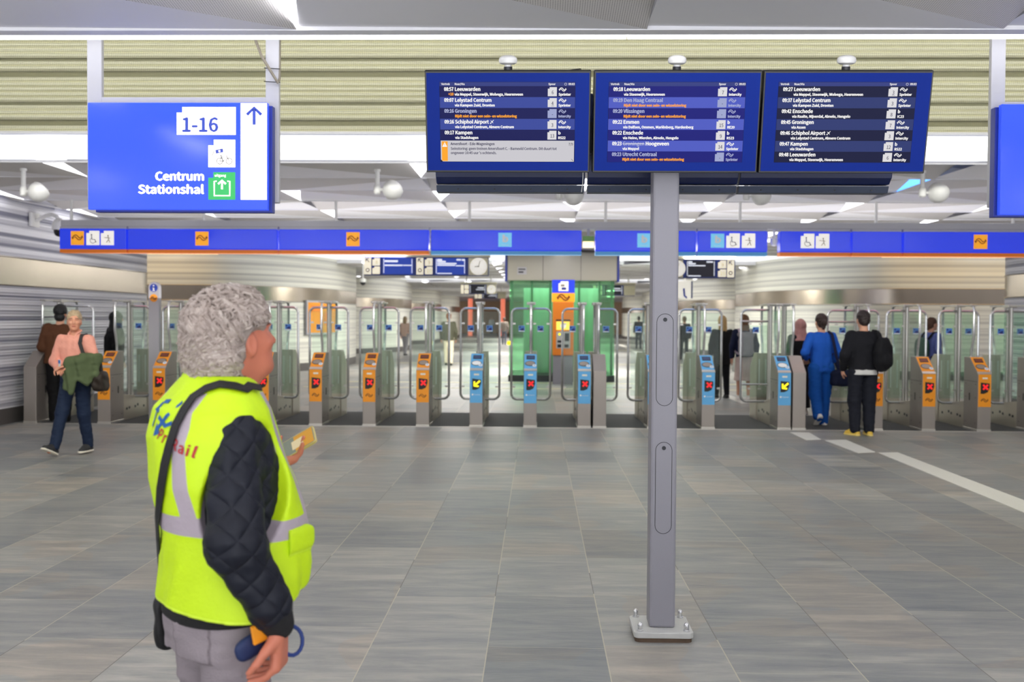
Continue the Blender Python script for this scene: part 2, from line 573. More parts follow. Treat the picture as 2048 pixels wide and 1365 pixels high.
for Y, w in ((25.3, .16), (23.3, .1), (36, .2), (52, .25)):
    mb = MB(); mb.box(-5.5, 6.5, Y, Y + w, 0, .005)
    structure(mb.build('floor_guide_line', mat('pale_line', (236, 230, 190), .5), smooth=False))

# ------------------------------------------------------------------ folded ceiling
X0, CW, RD = -1.48, 2.128, 1.268
tri_lights = []


def ceiling_rows(y_start, n, first_odd, xa, xb, name, hc=HC):
    """rows of folded panels; the odd rows carry lights at the left end of a cell, the even rows at the right end"""
    mb = MB()
    ka, kb = math.floor((xa - X0) / CW), math.ceil((xb - X0) / CW)
    for r in range(n):
        odd = (r % 2 == 0) == first_odd
        f, bk = y_start + r * RD, y_start + (r + 1) * RD
        for k in range(ka, kb):
            x0, x1 = X0 + k * CW, X0 + (k + 1) * CW
            up = .17
            if odd:
                lit = k <= 0 + 0
                xf = x0 + (.3 if lit else 0)
                A = [(xf, f, hc), (x1, f, hc + up), (x1, bk, hc)]
                B = [(xf, f, hc), (x1, bk, hc), (x0, bk, hc + .02)]
                mb.add(A, [(0, 1, 2)], 1); mb.add(B, [(0, 1, 2)], 0)
                mb.add([(x1, f, hc + up), (xf, f, hc), (x1, f, hc)], [(0, 1, 2)], 0)
                if lit: tri_lights.append(([(x0, f), (xf, f), (x0, bk)], hc))
            else:
                lit = k >= 0
                xf = x1 - (.3 if lit else 0)
                A = [(x0, f, hc + up), (xf, f, hc), (x0, bk, hc)]
                B = [(xf, f, hc), (x1, bk, hc + .02), (x0, bk, hc)]
                mb.add(A, [(0, 1, 2)], 1); mb.add(B, [(0, 1, 2)], 0)
                mb.add([(x0, f, hc + up), (xf, f, hc), (x0, f, hc)], [(0, 1, 2)], 0)
                if lit: tri_lights.append(([(xf, f), (x1, f), (x1, bk)], hc))
    y0, y1 = y_start, y_start + n * RD
    mb.box(xa - 2, xb + 2, y0 + .02, y1 - .02, hc + .25, hc + .35, 0)
    return structure(mb.build(name, [M['white_panel'], M['perf']], smooth=False))


ceiling_rows(Y_NEAR - 6 * RD, 6, False, -9, 9.5, 'ceiling')
ceiling_rows(Y_FAR, 13, True, -9, 9.5, 'ceiling')
ceiling_rows(32.5, 10, True, -9, 9.5, 'ceiling')
ceiling_rows(49.5, 8, True, -9, 9.5, 'ceiling')
mb = MB(); mb.box(-12, 12, 60, 112, HC, HC + .1)
structure(mb.build('ceiling', M['white_panel'], smooth=False))
# luminous cross bands between the ceiling fields
for ya, yb in ((Y_FAR + 13 * RD, 32.5), (32.5 + 10 * RD, 49.5)):
    mb = MB(); mb.box(-12, 12, ya, yb, HC + .12, HC + .2)
    structure(mb.build('ceiling_light_band', M['fascia'], smooth=False))

blue_done = False
for P, hc in tri_lights:
    cx = sum(p[0] for p in P) / 3; cy = sum(p[1] for p in P) / 3
    if cy > 50: continue
    mb = MB()
    blue = (abs(cx - 4.8) < .6 and abs(cy - 13.2) < .6)
    mb.add([(p[0], p[1], hc + .012) for p in P] + [(p[0], p[1], hc + .06) for p in P], [(0, 1, 2), (5, 4, 3), (0, 3, 4, 1), (1, 4, 5, 2), (2, 5, 3, 0)])
    o = mb.build('ceiling_light', M['tri_blue' if blue else 'tri_near' if cy < Y_NEAR else 'tri'], smooth=False)
    if blue: tag(o, 'blue glowing triangular ceiling light to the right of the departure screens', 'ceiling light', 'triangular ceiling lights')
    elif cy < Y_NEAR and abs(cx - X0) < .5 and cy > Y_NEAR - 1.5: tag(o, 'big white triangular ceiling light at the top edge above the hanging direction sign', 'ceiling light', 'triangular ceiling lights')
    elif cy < Y_NEAR: tag(o, 'white triangular light panel in the near ceiling, in front of the mesh band', 'ceiling light', 'triangular ceiling lights overhead')
    else: tag(o, 'small white triangular light panel in the folded ceiling beyond the mesh band', 'ceiling light', 'triangular ceiling lights over the gates')

# near ceiling edge with its light trough
mb = MB(); mb.box(-12, 12, Y_NEAR, Y_NEAR + .10, HC - .005, HC + 1.6)
structure(mb.build('ceiling_edge', M['white_panel'], smooth=False))
for k in range(-2, 4):
    xa, xb = -2.35 + k * 2.9, -2.35 + (k + 1) * 2.9
    mb = MB(); mb.prism_x([(Y_NEAR + .10, HC - .005), (Y_NEAR + .2, HC - .005), (Y_NEAR + .24, HC + .03), (Y_NEAR + .24, HC + .12), (Y_NEAR + .10, HC + .12)], xa, xb - .012)
    tag(mb.build('light_strip', M['strip'], smooth=False), 'long white tube light along the edge of the near ceiling', 'light strip', 'tube lights along the near ceiling edge')

# far edge: lit fascia
for k in range(-2, 3):
    xa, xb = -1.0 + k * 3.1, -1.0 + (k + 1) * 3.1
    if k == -1: xb = xa + 3.1
    mb = MB(); mb.prism_x([(Y_FAR - .06, HC + .022), (Y_FAR - .12, HC + .1), (Y_FAR - .13, HC + .27), (Y_FAR - .05, HC + .3), (Y_FAR - .04, HC + .022)], xa + .012, xb - .012)
    tag(mb.build('fascia_light', M['fascia'], smooth=False), 'glowing white fascia panel under the slatted mesh band', 'light panel', 'glowing fascia panels')
mb = MB(); mb.box(-12, 12, Y_FAR - .02, Y_FAR + .0, HC - .01, HC + .02)
structure(mb.build('trim_1', M['light_paint'], smooth=False))
mb = MB(); mb.box(-12, 12, Y_FAR - .12, Y_FAR - .02, HC + .305, HC + .33)
structure(mb.build('trim_2', M['light_paint'], smooth=False))

# the shaft between: slatted back wall leaning towards the hall, netting in front, roof above
M['slat'] = mat('cream_slat', (232, 230, 206), 0.5, var=.05, vscale=1.5, stretch=(.4, 1, 8))
M['slat_dark'] = mat('slat_gap', (120, 118, 88), 0.6)
mb = MB()
zb, zt = HC + .31, HC + 1.57
rng = random.Random(4)
z = zb
i = 0
gaps = {2, 3, 7, 13, 14, 17}
def ysl(z): return Y_FAR + .02 - (z - zb) * .36
while z < zt:
    h = .052 if i not in gaps else .03
    y0, y1 = ysl(z), ysl(z + h)
    if i in gaps:
        mb.add([(-12, y0 + .05, z - .04), (12, y0 + .05, z - .04), (12, y1 + .05, z + h + .04), (-12, y1 + .05, z + h + .04)], [(0, 1, 2, 3)], 1)
    else:
        d = .012 + .022 * rng.random()
        mb.add([(-12, y0 + .02, z), (12, y0 + .02, z), (12, y0 - d, z + h * .3), (-12, y0 - d, z + h * .3), (12, y1 - d * .7, z + h * .75), (-12, y1 - d * .7, z + h * .75), (12, y1 + .02, z + h), (-12, y1 + .02, z + h)], [(0, 1, 2, 3), (3, 2, 4, 5), (5, 4, 6, 7)], 0)
    z += h; i += 1
mb.add([(-12, ysl(zb - .1) + .14, zb - .1), (12, ysl(zb - .1) + .14, zb - .1), (12, ysl(zt + .2) + .14, zt + .2), (-12, ysl(zt + .2) + .14, zt + .2)], [(0, 1, 2, 3)], 1)
structure(mb.build('wall_slatted_shaft', [M['slat'], M['slat_dark']], smooth=False))
mb = MB(); mb.box(-12, 12, Y_NEAR, Y_FAR + .5, HC + 1.6, HC + 1.7)
structure(mb.build('ceiling_shaft_roof', mat('shaft_roof', (222, 220, 200), .6), smooth=False))
mb = MB()
for i in range(-420, 420):
    x = i * .021
    w = .0013
    z0, z1 = zb, zt
    mb.add([(x - w, ysl(z0) - .10, z0), (x + w, ysl(z0) - .10, z0), (x + w, ysl(z1) - .10, z1), (x - w, ysl(z1) - .10, z1)], [(0, 1, 2, 3)])
    mb.add([(x, ysl(z0) - .10 - w, z0), (x, ysl(z0) - .10 + w, z0), (x, ysl(z1) - .10 + w, z1), (x, ysl(z1) - .10 - w, z1)], [(0, 1, 2, 3)])
for j in range(60):
    z = zb + j * .021
    mb.box(-9, 9, ysl(z) - .1015, ysl(z) - .0985, z - .0013, z + .0013)
o = mb.build('bird_netting', mat('net_wire', (140, 136, 110), .5), smooth=False)
tag(o, 'fine square bird netting stretched in front of the cream slatted shaft', 'netting', None, 'stuff')

# ------------------------------------------------------------------ walls: blocks with rounded ends
def wall_block(path, name, mats, h=HC + .3, cove=None, parent=None):
    mb = MB()
    zs = [0, .24, 2.10, 2.53, h]
    n = len(path)
    for k in range(4):
        vs = [(p[0], p[1], zs[k]) for p in path] + [(p[0], p[1], zs[k + 1]) for p in path]
        mb.add(vs, [(i, i + 1, i + n + 1, i + n) for i in range(n - 1)], [2, 0, 1, 0][k])
    for zl in (2.1, 2.53):
        mb.tube([(p[0], p[1], zl) for p in path], .012, 6, mi=1)
    o = structure(mb.build(name, mats, smooth=True))
    if cove:
        pass
    return o


near_m = [M['wall'], M['steel_band'], M['plinth']]
far_m = [M['wall_far'], M['steel_band'], M['plinth']]
wall_block([(-8.0, -6), (-8.0, 8), (-8.0, 14)] + [(-8.0, 20.0)] + [(-9.6 + 1.6 * math.cos(R(a)), 20.0 + 1.6 * math.sin(R(a))) for a in range(10, 91, 10)] + [(-16, 21.7)], 'wall_left', near_m)
wall_block([(9.0, -6), (9.0, 8), (9.0, 14)] + [(9.0, 19.2)] + [(10.6 - 1.6 * math.cos(R(a)), 19.2 + 1.6 * math.sin(R(a))) for a in range(10, 91, 10)] + [(17, 20.9)], 'wall_right', near_m)


def island(xe, yf, side, name, yend):
    """far block: faces the hall, rounds into the passage wall at xe and rounds away again"""
    s = side
    p = [(s * 17, yf - .3)] + [(s * (xe + 3.2), yf)]
    p += [(s * (xe + 3.2 - 3.2 * math.sin(R(a))), yf + 5.5 - 5.5 * math.cos(R(a))) for a in range(8, 91, 6)]
    p += [(s * xe, yend - 2)] + [(s * (xe + 2.0 - 2.0 * math.cos(R(a))), yend - 2 + 2 * math.sin(R(a))) for a in range(10, 91, 10)] + [(s * 17, yend + .2)]
    wall_block(p, name, far_m)
    # warm cove light where the block meets the ceiling
    for a, b, xi in (((s * 15, yf - .35), (s * (xe + 2.4), yf - .32), 0),):
        mb = MB(); x0, x1 = sorted((a[0], b[0]))
        mb.box(x0, x1, yf - 1.3, yf - .35, HC - .03, HC + .02)
        tag(mb.build('cove_light', M['cove'], smooth=False), 'warm light panel over the %s rounded wall end, %s' % ('left' if s < 0 else 'right', {0: 'nearest of that side', 1: 'second along the passage', 2: 'third along the passage', 3: 'farthest'}[int(round((yf - 28) / 15.9))]), 'light panel', 'warm lights over the wall ends')


for j, yf in enumerate((28.0, 43.9, 59.8, 75.7)):
    island(6.5, yf, -1, 'wall_left_%d' % (j + 2), yf + 9.5)
    island(7.0, yf, 1, 'wall_right_%d' % (j + 2), yf + 9.5)
M['brown_wall'] = mat('brown_end_wall', (176, 146, 116), .5, var=.2, vscale=2, stretch=(1, 1, 10))
mb = MB(); mb.box(-16, 16, 105, 105.3, 0, HC + .5)
structure(mb.build('wall_end', M['brown_wall'], smooth=False))
M['red_glow'] = glow('red_light', (255, 130, 100), .7, (220, 140, 110))
for x, lab in ((-6.2, 'red lit column at the far end left of the lift'), (-3.2, 'red lit column at the far end beside the lift'), (10.2, 'red lit column at the far end right of the lift')):
    mb = MB(); mb.lathe([(.2, 0), (.2, 3.38)], (x, 92, 0), 14)
    tag(mb.build('light_column', M['red_glow']), lab, 'light column', 'red lit columns at the far end')
# orange poster case on the rounded wall end
pa, pb = at(622, 640, 30.6), at(656, 640, 32.4)
# ------------------------------------------------------------------ orange poster case on the left rounded wall end
M['orange'] = mat('orange_plate', (240, 152, 24), 0.45)
M['orange2'] = mat('orange_machine', (236, 132, 28), 0.45)
M['blue_plate'] = mat('pale_blue_plate', (96, 172, 226), 0.45)
M['white_ink'] = mat('white_ink', (238, 238, 238), 0.5)
M['cream_plate'] = mat('cream_plate', (236, 230, 214), 0.5)
M['navy_ink'] = mat('navy_ink', (16, 30, 110), 0.5)
M['brown_ink'] = mat('brown_ink', (120, 62, 10), 0.5)
M['sticker'] = mat('blue_sticker', (66, 120, 196), 0.45)
M['sticker_pale'] = mat('pale_sticker', (150, 190, 226), 0.45)
M['red_led'] = glow('red_led', (255, 34, 40), .95, (120, 10, 10))
M['yellow_led'] = glow('yellow_led', (255, 236, 20), 1.5, (150, 140, 10))
M['reader_screen'] = glow('reader_screen', (160, 70, 40), .35, (34, 22, 18))
M['reader_screen_blue'] = glow('reader_screen_blue', (60, 80, 130), .5, (20, 24, 40))
M['reader_oval'] = mat('reader_oval', (150, 140, 132), 0.35, .3)
M['glass'] = glass_mat('gate_glass', (243, 250, 246), .02)
M['glass_edge'] = glass_mat('gate_glass_side', (249, 252, 250), .02)
M['green_glass'] = glass_mat('green_lift_glass', (222, 246, 228), .06)
M['gate_body'] = mat('gate_body', (186, 178, 164), 0.34, 0.72, var=.07, vscale=2)
M['gate_body_front'] = mat('gate_front', (160, 152, 146), 0.4, 0.6, var=.05, vscale=3)


def led_sign(f, x, z, s, kind):
    """black shield with a glowing cross or arrow"""
    f.poly([(x - .5 * s, z + .62 * s), (x + .5 * s, z + .5 * s), (x + .52 * s, z + .05 * s), (x + .3 * s, z - .5 * s), (x - .1 * s, z - .68 * s), (x - .5 * s, z - .68 * s)], M['black'], 2)
    if kind == 'x':
        w = .19 * s
        c = (x + .04 * s, z + .08 * s)
        for a in (45, 135):
            u = Vector((math.cos(R(a)), math.sin(R(a)))) * .27 * s
            f.stroke([Vector(c) - u, Vector(c) + u], w, M['red_led'], 3)
        for a in (45, 135, 225, 315):
            u = Vector((math.cos(R(a)), math.sin(R(a)))) * .29 * s
            f.disc(c[0] + u.x, c[1] + u.y, .115 * s, M['red_led'], 4, 10)
    elif kind == 'arrow':
        f.arrow(x + .05 * s, z + .06 * s, .9 * s, 222, .2 * s, M['yellow_led'], 3)


def gate_unit(loc, kind, led, wl, wr, label, plain_bar=False):
    """one ticket gate: reader pillar in front, twin pillar behind, skirt, glass, posts, bent handles and two swing wings"""
    t = empty('ticket_gate', loc, 0, label, 'ticket gate', 'ticket gates across the hall')
    H, HS = 1.10, .86
    # front reader pillar: profile in y,z swept along x
    prof = [(0, 0), (0, HS), (.30, H), (.50, H), (.50, 0)]
    p = MB(); p.prism_x(prof, -.098, .098, 0)
    p.box(-.104, .104, -.006, .50, 0, .035, 1)
    fp = p.build('pillar', [M['gate_body_front'], M['steel']], t, smooth=False, bevel=.006)
    side = MB()
    for s in (-1, 1):
        side.box(s * .1 - .002, s * .1 + .002, .03, .50, .74, .745); side.box(s * .1 - .003, s * .1 + .003, .28, .30, .45, .56)
        for y in (.08, .42):
            for z in (.12, .5, .7): side.lathe([(.006, -.003), (.006, .003)], (s * .1, y, z), 6, 'x')
    side.build('small_fittings', M['dark'], fp, smooth=False)  # rivets, dark panel lines and small insets in one mesh
    if kind in ('orange', 'blue'):
        pl = M['orange'] if kind == 'orange' else M['blue_plate']
        f = Flat(.0015)
        f.rect(-.094, .094, .37, .855, pl, 1)
        led_sign(f, .005, .655, .13, led)
        f.rect(-.035, .04, .785, .81, M['cream_plate'], 2)
        if kind == 'orange': f.railmark(.0, .47, .10, M['brown_ink'], 2, .010)
        else:
            f.text('blauwnet', .015, .485, .018, M['white_ink'], 2, 'C'); f.disc(-.055, .495, .014, M['white_ink'], 2, 10)
        f.build('front_plate', fp)
        # sloped reader face: local frame laid on the slope
        a = math.atan2(H - HS, .30)
        ln = math.hypot(H - HS, .30)
        f = Flat(.002)
        f.rect(-.094, .094, .05, ln - .006, pl, 1)
        f.rect(-.062, .066, ln * .66, ln * .9, M['black'], 2)
        f.rect(-.05, .054, ln * .7, ln * .86, M['reader_screen' if kind == 'orange' else 'reader_screen_blue'], 3)
        f.disc(-.005, ln * .42, .078, M['dark'], 2, 24, .058)
        f.disc(-.005, ln * .42, .068, M['reader_oval' if led == 'x' else 'white_ink'], 3, 24, .048)
        f.disc(.06, ln * .29, .03, M['white_ink'], 4, 16)
        f.disc(.06, ln * .29, .016, M['sticker_pale'], 5, 12)
        f.build('card_reader', fp, loc=(0, 0, HS), rot=(a - math.pi / 2, 0, 0))
        q = MB(); q.obox((0, .02, HS + .012), (.1, 0, 0), (0, .02, .016), (0, -.004, .006)); q.build('lip', M['steel'], fp, smooth=False, bevel=.004)
    # rear pillar, mirrored
    p = MB(); p.prism_x([(1.98 - y, z) for y, z in prof], -.098, .098, 0)
    rp = p.build('rear_pillar', [M['gate_body']], t, smooth=False, bevel=.006)
    q = MB(); q.box(-.06, -.045, 1.472, 1.479, .55, 1.0); q.box(.045, .06, 1.472, 1.479, .55, 1.0)
    q.build('inset', M['white_plastic'], rp, smooth=False)
    # skirt
    k = MB(); k.prism_x([(.50, 0), (.50, .42), (1.48, .30), (1.48, 0)], -.085, .085, 0)
    for s in (-1, 1):
        for y, z in ((.62, .16), (.72, .17), (.95, .17), (1.05, .19), (1.3, .15)):
            k.box(s * .086 - .002, s * .086 + .002, y, y + .05, z, z + .035, 1)
    k.build('skirt', [M['gate_body'], M['dark']], t, smooth=False)
    # glass spine and posts
    g = MB(); g.box(-.006, .006, .44, 1.54, .44, 1.80); g.build('glass_spine', M['glass_edge'], t, smooth=False)
    for y in (.93, 1.05):
        q = MB(); q.tube([(0, y, .36), (0, y, 1.88)], .026, 10); q.build('post', M['steel'], t)
    q = MB(); q.box(-.045, .045, .40, 1.58, 1.872, 1.895); q.box(-.07, .07, .88, 1.10, 1.86, 1.905)
    q.build('top_rail', M['steel'], t, smooth=False, bevel=.006)
    for y0, sg in ((.40, 1), (1.58, -1)):
        q = MB()
        P = [(.0, y0 + sg * .12, 1.885), (.0, y0 + sg * .03, 1.87), (.0, y0, 1.81), (.0, y0, 1.5), (0, y0, 1.42), (0, y0 + sg * .03, 1.34), (0, y0 + sg * .07, 1.2), (0, y0 + sg * .08, 1.09)]
        q.tube(P, .020, 10); q.build('bent_handle', M['chrome'], t)
    # wings
    for s, w in ((-1, wl), (1, wr)):
        if not w: continue
        yw = .96
        q = MB()
        x0, x1 = .03, w
        P = [(s * x, yw, z) for x, z in [(x0, 1.80)] + arc(x1 - .09, 1.71, .09, 90, 0, 5) + arc(x1 - .09, .44, .09, 0, -90, 5) + [(x0, .35)]]
        q.tube(P, .019, 8)
        wide = w > .4
        if wide:
            for z in (1.62, .62): q.tube([(s * x0, yw, z), (s * x1, yw, z)], .0165, 8)
        wg = q.build('wing', M['chrome'], t)
        q = MB(); q.box(min(s * .05, s * (x1 - .035)), max(s * .05, s * (x1 - .035)), yw - .004, yw + .004, .42, 1.75 if not wide else 1.56); q.build('pane', M['glass'], wg, smooth=False)
        for z in (1.56 if not wide else 1.58, .55):
            for x in ((.055, x1 - .04) if not wide else (x1 * .35, x1 * .7)):
                q = MB(); q.obox((s * x, yw, z), (.022, 0, 0), (0, .014, 0), (0, 0, .013)); q.build('clamp', M['steel'], wg, smooth=False)
        f = Flat(.003, -.006)
        f.rect(-.05, .05, -.05, .05, M['sticker_pale'], 1); f.rect(-.046, .046, -.046, .046, M['sticker'], 2)
        f.disc(-.028, .026, .013, M['navy_ink'], 3, 10); f.poly([(-.02, -.03), (.035, -.03), (.035, .012), (.015, .012), (-.02, -.008)], M['navy_ink'], 3)
        f.poly([(-.044, -.044), (.044, -.044), (.044, -.034), (-.044, -.03)], M['white_ink'], 3)
        f.build('sticker', wg, loc=(s * (.15 if not wide else w * .5), yw, 1.48))
    return t


YG = 15.0
GATES = [
    (60, 'plain', None, 0, .55, 'plain steel end gate without a card reader, nearest the left striped wall'),
    (208, 'orange', 'x', .0, .34, 'orange ticket gate behind the man in the pink shirt'),
    (318, 'orange', 'x', .30, .31, 'orange ticket gate beside the grey information post'),
    (421, 'orange', 'x', .31, .31, 'orange ticket gate hidden behind the grey-haired person in the yellow vest'),
    (525, 'orange', 'x', .31, .31, 'orange ticket gate just right of the grey-haired person, fourth from the blue gates'),
    (631, 'orange', 'x', .31, .31, 'orange ticket gate with red cross, third to the left of the first blue gate'),
    (738, 'orange', 'x', .31, .31, 'orange ticket gate with red cross, second to the left of the first blue gate'),
    (845, 'orange', 'x', .31, .31, 'orange ticket gate with red cross, directly left of the first blue gate'),
    (952, 'blue', 'arrow', .31, .31, 'blue ticket gate with yellow arrow between an orange gate and a blue gate'),
    (1060, 'blue', 'x', .31, .31, 'blue ticket gate with red cross in front of the green glass lift'),
    (1168, 'blue', 'x', .31, .0, 'blue ticket gate with red cross standing against a plain grey gate'),
    (1199, 'plain', None, 0, .33, 'plain grey gate pillar beside a blue gate, left of the screen post'),
    (1308, 'blue', 'x', .31, .31, 'blue ticket gate hidden behind the grey post of the departure screens'),
    (1416, 'blue', 'x', .31, .36, 'blue ticket gate with red cross just right of the grey screen post'),
    (1568, 'blue', 'arrow', .46, 0, 'blue ticket gate with yellow arrow beside the woman in the blue suit'),
    (1598, 'plain', None, 0, .0, 'plain grey gate pillar next to the woman in the blue suit'),
    (1752, 'orange', 'x', .46, .34, 'orange ticket gate half hidden behind the person in the black jacket'),
    (1857, 'orange', 'x', .31, .31, 'orange ticket gate with red cross, first to the right of the person in black'),
    (1968, 'orange', 'x', .31, .31, 'orange ticket gate with red cross, second to the right of the person in black'),
    (2078, 'orange', 'x', .31, .31, 'ticket gate cut off by the right edge of the photo'),
]
for px, kind, led, wl, wr, label in GATES:
    p = at(px, 858, YG)
    g = gate_unit((p.x, YG, 0), kind, led, wl, wr, label)

# information post
p = at(310, 700, 15.7)
t = empty('information_post', (p.x, 15.7, 0), 0, 'tall grey post with blue information disc and orange disc, between two orange gates', 'information post')
q = MB(); q.prism_y([(-.085, 0), (.085, 0)] + [(.085 * math.cos(R(a)), 2.10 + .085 * math.sin(R(a))) for a in range(0, 181, 15)], -.05, .05)
b_ = q.build('post', M['light_paint'], t, smooth=False, bevel=.006)
M['info_blue'] = mat('info_blue', (28, 60, 160), .4)
f = Flat(.002, -.05); f.disc(0, 2.09, .064, M['info_blue'], 1); f.disc(0, 2.125, .012, M['white_ink'], 2, 12); f.rect(-.011, .011, 2.045, 2.10, M['white_ink'], 2)
f.rect(-.02, .011, 2.09, 2.10, M['white_ink'], 2); f.rect(-.022, .022, 2.04, 2.05, M['white_ink'], 2); f.build('information_disc', b_)
f = Flat(.002, -.05); f.disc(0, 1.93, .062, M['orange'], 1); f.railmark(0, 1.93, .09, M['brown_ink'], 2, .012); f.build('rail_disc', b_)

# overhead gate signs on a long rail
M['sign_blue'] = glow('sign_blue', (30, 56, 214), .7, (26, 48, 176))
M['sign_blue'].node_tree.nodes['Principled BSDF'].inputs['Roughness'].default_value = .16
M['sign_side'] = mat('sign_side_blue', (24, 44, 140), .35)
M['trim_orange'] = mat('trim_orange', (238, 126, 22), .4)
M['trim_blue'] = mat('trim_pale_blue', (84, 160, 216), .4)
M['picto_white'] = glow('picto_white', (244, 240, 230), .5, (236, 232, 224))
M['picto_orange'] = glow('picto_orange', (250, 168, 34), .45, (244, 160, 30))
M['picto_blue'] = glow('picto_pale_blue', (120, 196, 232), .45, (110, 190, 226))
xl, xr = at(118, 480, 15).x, at(2140, 480, 15).x
rail = empty('sign_rail', (0, 15.12, 3.0), 0, 'long pale rail above the blue gate signs, hung from the ceiling on thin rods', 'sign rail')
q = MB(); q.box(xl, xr, -.07, .12, 0, .10); q.build('rail', M['light_paint'], rail, smooth=False, bevel=.01)
for px in (143, 408, 672, 939, 1211, 1480, 1752, 2026):
    q = MB(); x = at(px, 440, 15.12).x; q.tube([(x, 0, .10), (x, 0, HC - 3.0 + .02)], .022, 10); q.build('hanger', M['white_plastic'], rail)


def pic_rail(f, x): f.rect(x - .1, x + .1, 2.715, 2.925, M['picto_orange'], 1); f.railmark(x, 2.83, .155, M['brown_ink'], 2, .014); f.text('NS', x - .075, 2.73, .012, M['brown_ink'], 2)
def pic_b(f, x):
    f.rect(x - .1, x + .1, 2.715, 2.925, M['picto_blue'], 1); f.text('b', x, 2.79, .095, M['white_ink'], 2, 'C', 1.1, .03); f.text('blauwnet', x, 2.735, .02, M['white_ink'], 2, 'C')
def pic_chair(f, x):
    f.tagbox(x - .1, x + .1, 2.715, 2.93, .045, .035, M['picto_white'], 1)
    f.disc(x - .02, 2.87, .012, M['navy_ink'], 2, 10); f.stroke([(x - .02, 2.855), (x - .015, 2.80), (x + .03, 2.80), (x + .045, 2.76), (x + .06, 2.76)], .013, M['navy_ink'], 2); f.ring(x, 2.785, .042, .008, M['navy_ink'], 2, 20, 130, 360)
def pic_case(f, x):
    f.tagbox(x - .1, x + .1, 2.715, 2.93, .045, .035, M['picto_white'], 1)
    c = M['reader_oval']
    f.disc(x + .01, 2.86, .012, c, 2, 10); f.stroke([(x + .01, 2.85), (x + .02, 2.80), (x - .02, 2.75)], .012, c, 2); f.stroke([(x + .02, 2.80), (x + .04, 2.75)], .012, c, 2); f.stroke([(x - .05, 2.83), (x + .05, 2.82)], .010, c, 2)


SIGNS = [
    (118, 253, 'o', [('r', 155), ('c', 186), ('s', 215)], 'short blue gate sign with wheelchair sign at the far left end of the row'),
    (255, 555, 'o', [('r', 404)], 'blue gate sign with one orange square, partly below the hanging direction sign'),
    (557, 858, 'o', [('r', 706)], 'blue gate sign with orange square and orange edge, left of the pale blue one'),
    (861, 1164, 'b', [('b', 1010)], 'blue gate sign with pale blue b square and pale blue edge'),
    (1190, 1393, 'b', [('b', 1288)], 'blue gate sign with pale blue square crossed by the grey screen post'),
    (1395, 1536, 'b', [('b', 1435), ('c', 1466), ('s', 1497)], 'blue gate sign with pale blue square and two white squares'),
    (1560, 1702, 'o', [('c', 1615), ('s', 1645)], 'blue gate sign with two white squares and an orange edge'),
    (1704, 1805, 'o', [], 'short blank blue gate sign without pictograms'),
    (1807, 2140, 'o', [('r', 1961)], 'long blue gate sign with orange square at the right edge'),
]
for a, b, edge, pics, label in SIGNS:
    x0, x1 = at(a, 480, 15).x + .006, at(b, 480, 15).x - .006
    cx = (x0 + x1) / 2
    t = empty('gate_sign', (cx, 15.0, 0), 0, label, 'sign', 'blue signs above the gates')
    q = MB(); q.box(x0 - cx, x1 - cx, 0, .2, 2.655, 2.965); bx = q.build('light_box', M['sign_blue'], t, smooth=False, bevel=.012)
    q = MB(); q.box(x0 - cx, x1 - cx, .01, .19, 2.60, 2.653); q.build('edge_strip', M['trim_orange' if edge == 'o' else 'trim_blue'], t, smooth=False)
    q = MB(); q.box(x0 - cx, x1 - cx, .02, .18, 2.966, 2.999); q.build('hanging_profile', M['light_paint'], t, smooth=False)
    for kd, px in pics:
        f = Flat(.002, -.001); x = at(px, 480, 15).x - cx
        {'r': pic_rail, 'b': pic_b, 'c': pic_chair, 's': pic_case}[kd](f, x)
        f.build('pictogram', bx)

# gap between the signs: small lit green/white sign and a camera
x = at(1177, 480, 15.1).x
t = empty('exit_light', (x, 15.1, 2.72), 0, 'small pale lit box with green top between two blue gate signs', 'light')
q = MB(); q.box(-.085, .085, 0, .1, 0, .09); q.build('lamp', M['cove'], t, smooth=False, bevel=.01)
q = MB(); q.box(-.085, .085, 0, .1, .091, .17); q.build('green_cover', mat('green_cover', (110, 160, 70), .4), t, smooth=False)
q = MB(); q.box(-.02, .02, .03, .07, .171, .28); q.build('bracket', M['light_paint'], t, smooth=False)

# posters and machines beyond the gates
t = empty('poster_case', (-6.72, 31.0, 1.1), R(66), 'orange poster on the rounded wall end to the left of the passage', 'poster')
q = MB(); q.box(-.8, .8, -.03, .03, 0, 1.05); q.build('case', M['light_paint'], t, smooth=False)
f = Flat(.004, -.03); f.rect(-.74, .74, .06, .99, M['orange'], 1); f.disc(.2, .5, .22, M['trim_orange'], 2); f.rect(-.6, -.1, .7, .9, M['orange2'], 2); f.build('sheet', t)

# green glass lift
pc = at(1123, 700, 26)
lift = empty('glass_lift', (pc.x, 26.0, 0), 0, 'green glass lift with a grey upper box, standing behind the ticket gates', 'lift')
q = MB(); q.box(-1.38, 1.38, 0, 2.6, 0, .16); q.build('base', M['dark'], lift, smooth=False)
q = MB()
for x0_, x1_, y0_, y1_ in ((-1.36, 1.36, 0, .02), (-1.36, -1.34, 0, 2.6), (1.34, 1.36, 0, 2.6), (-1.36, 1.36, 2.58, 2.6)): q.box(x0_, x1_, y0_, y1_, .165, 2.62)
q.build('glass_shaft', M['green_glass'], lift, smooth=False)
M['green_metal'] = mat('green_metal', (70, 128, 88), .35, .3)
for x in (-1.3, -.78, -.3, .45, .98, 1.3):
    q = MB(); q.box(x - .03, x + .03, .1, .16, .165, 2.62); q.build('mullion', M['green_metal'], lift, smooth=False)
q = MB(); q.box(-1.0, 1.0, .6, 2.3, .2, 2.45); q.build('cabin', mat('lift_cabin', (150, 200, 165), .3, .2, var=.5, vscale=1.5, stretch=(3, 1, .4)), lift, smooth=False)
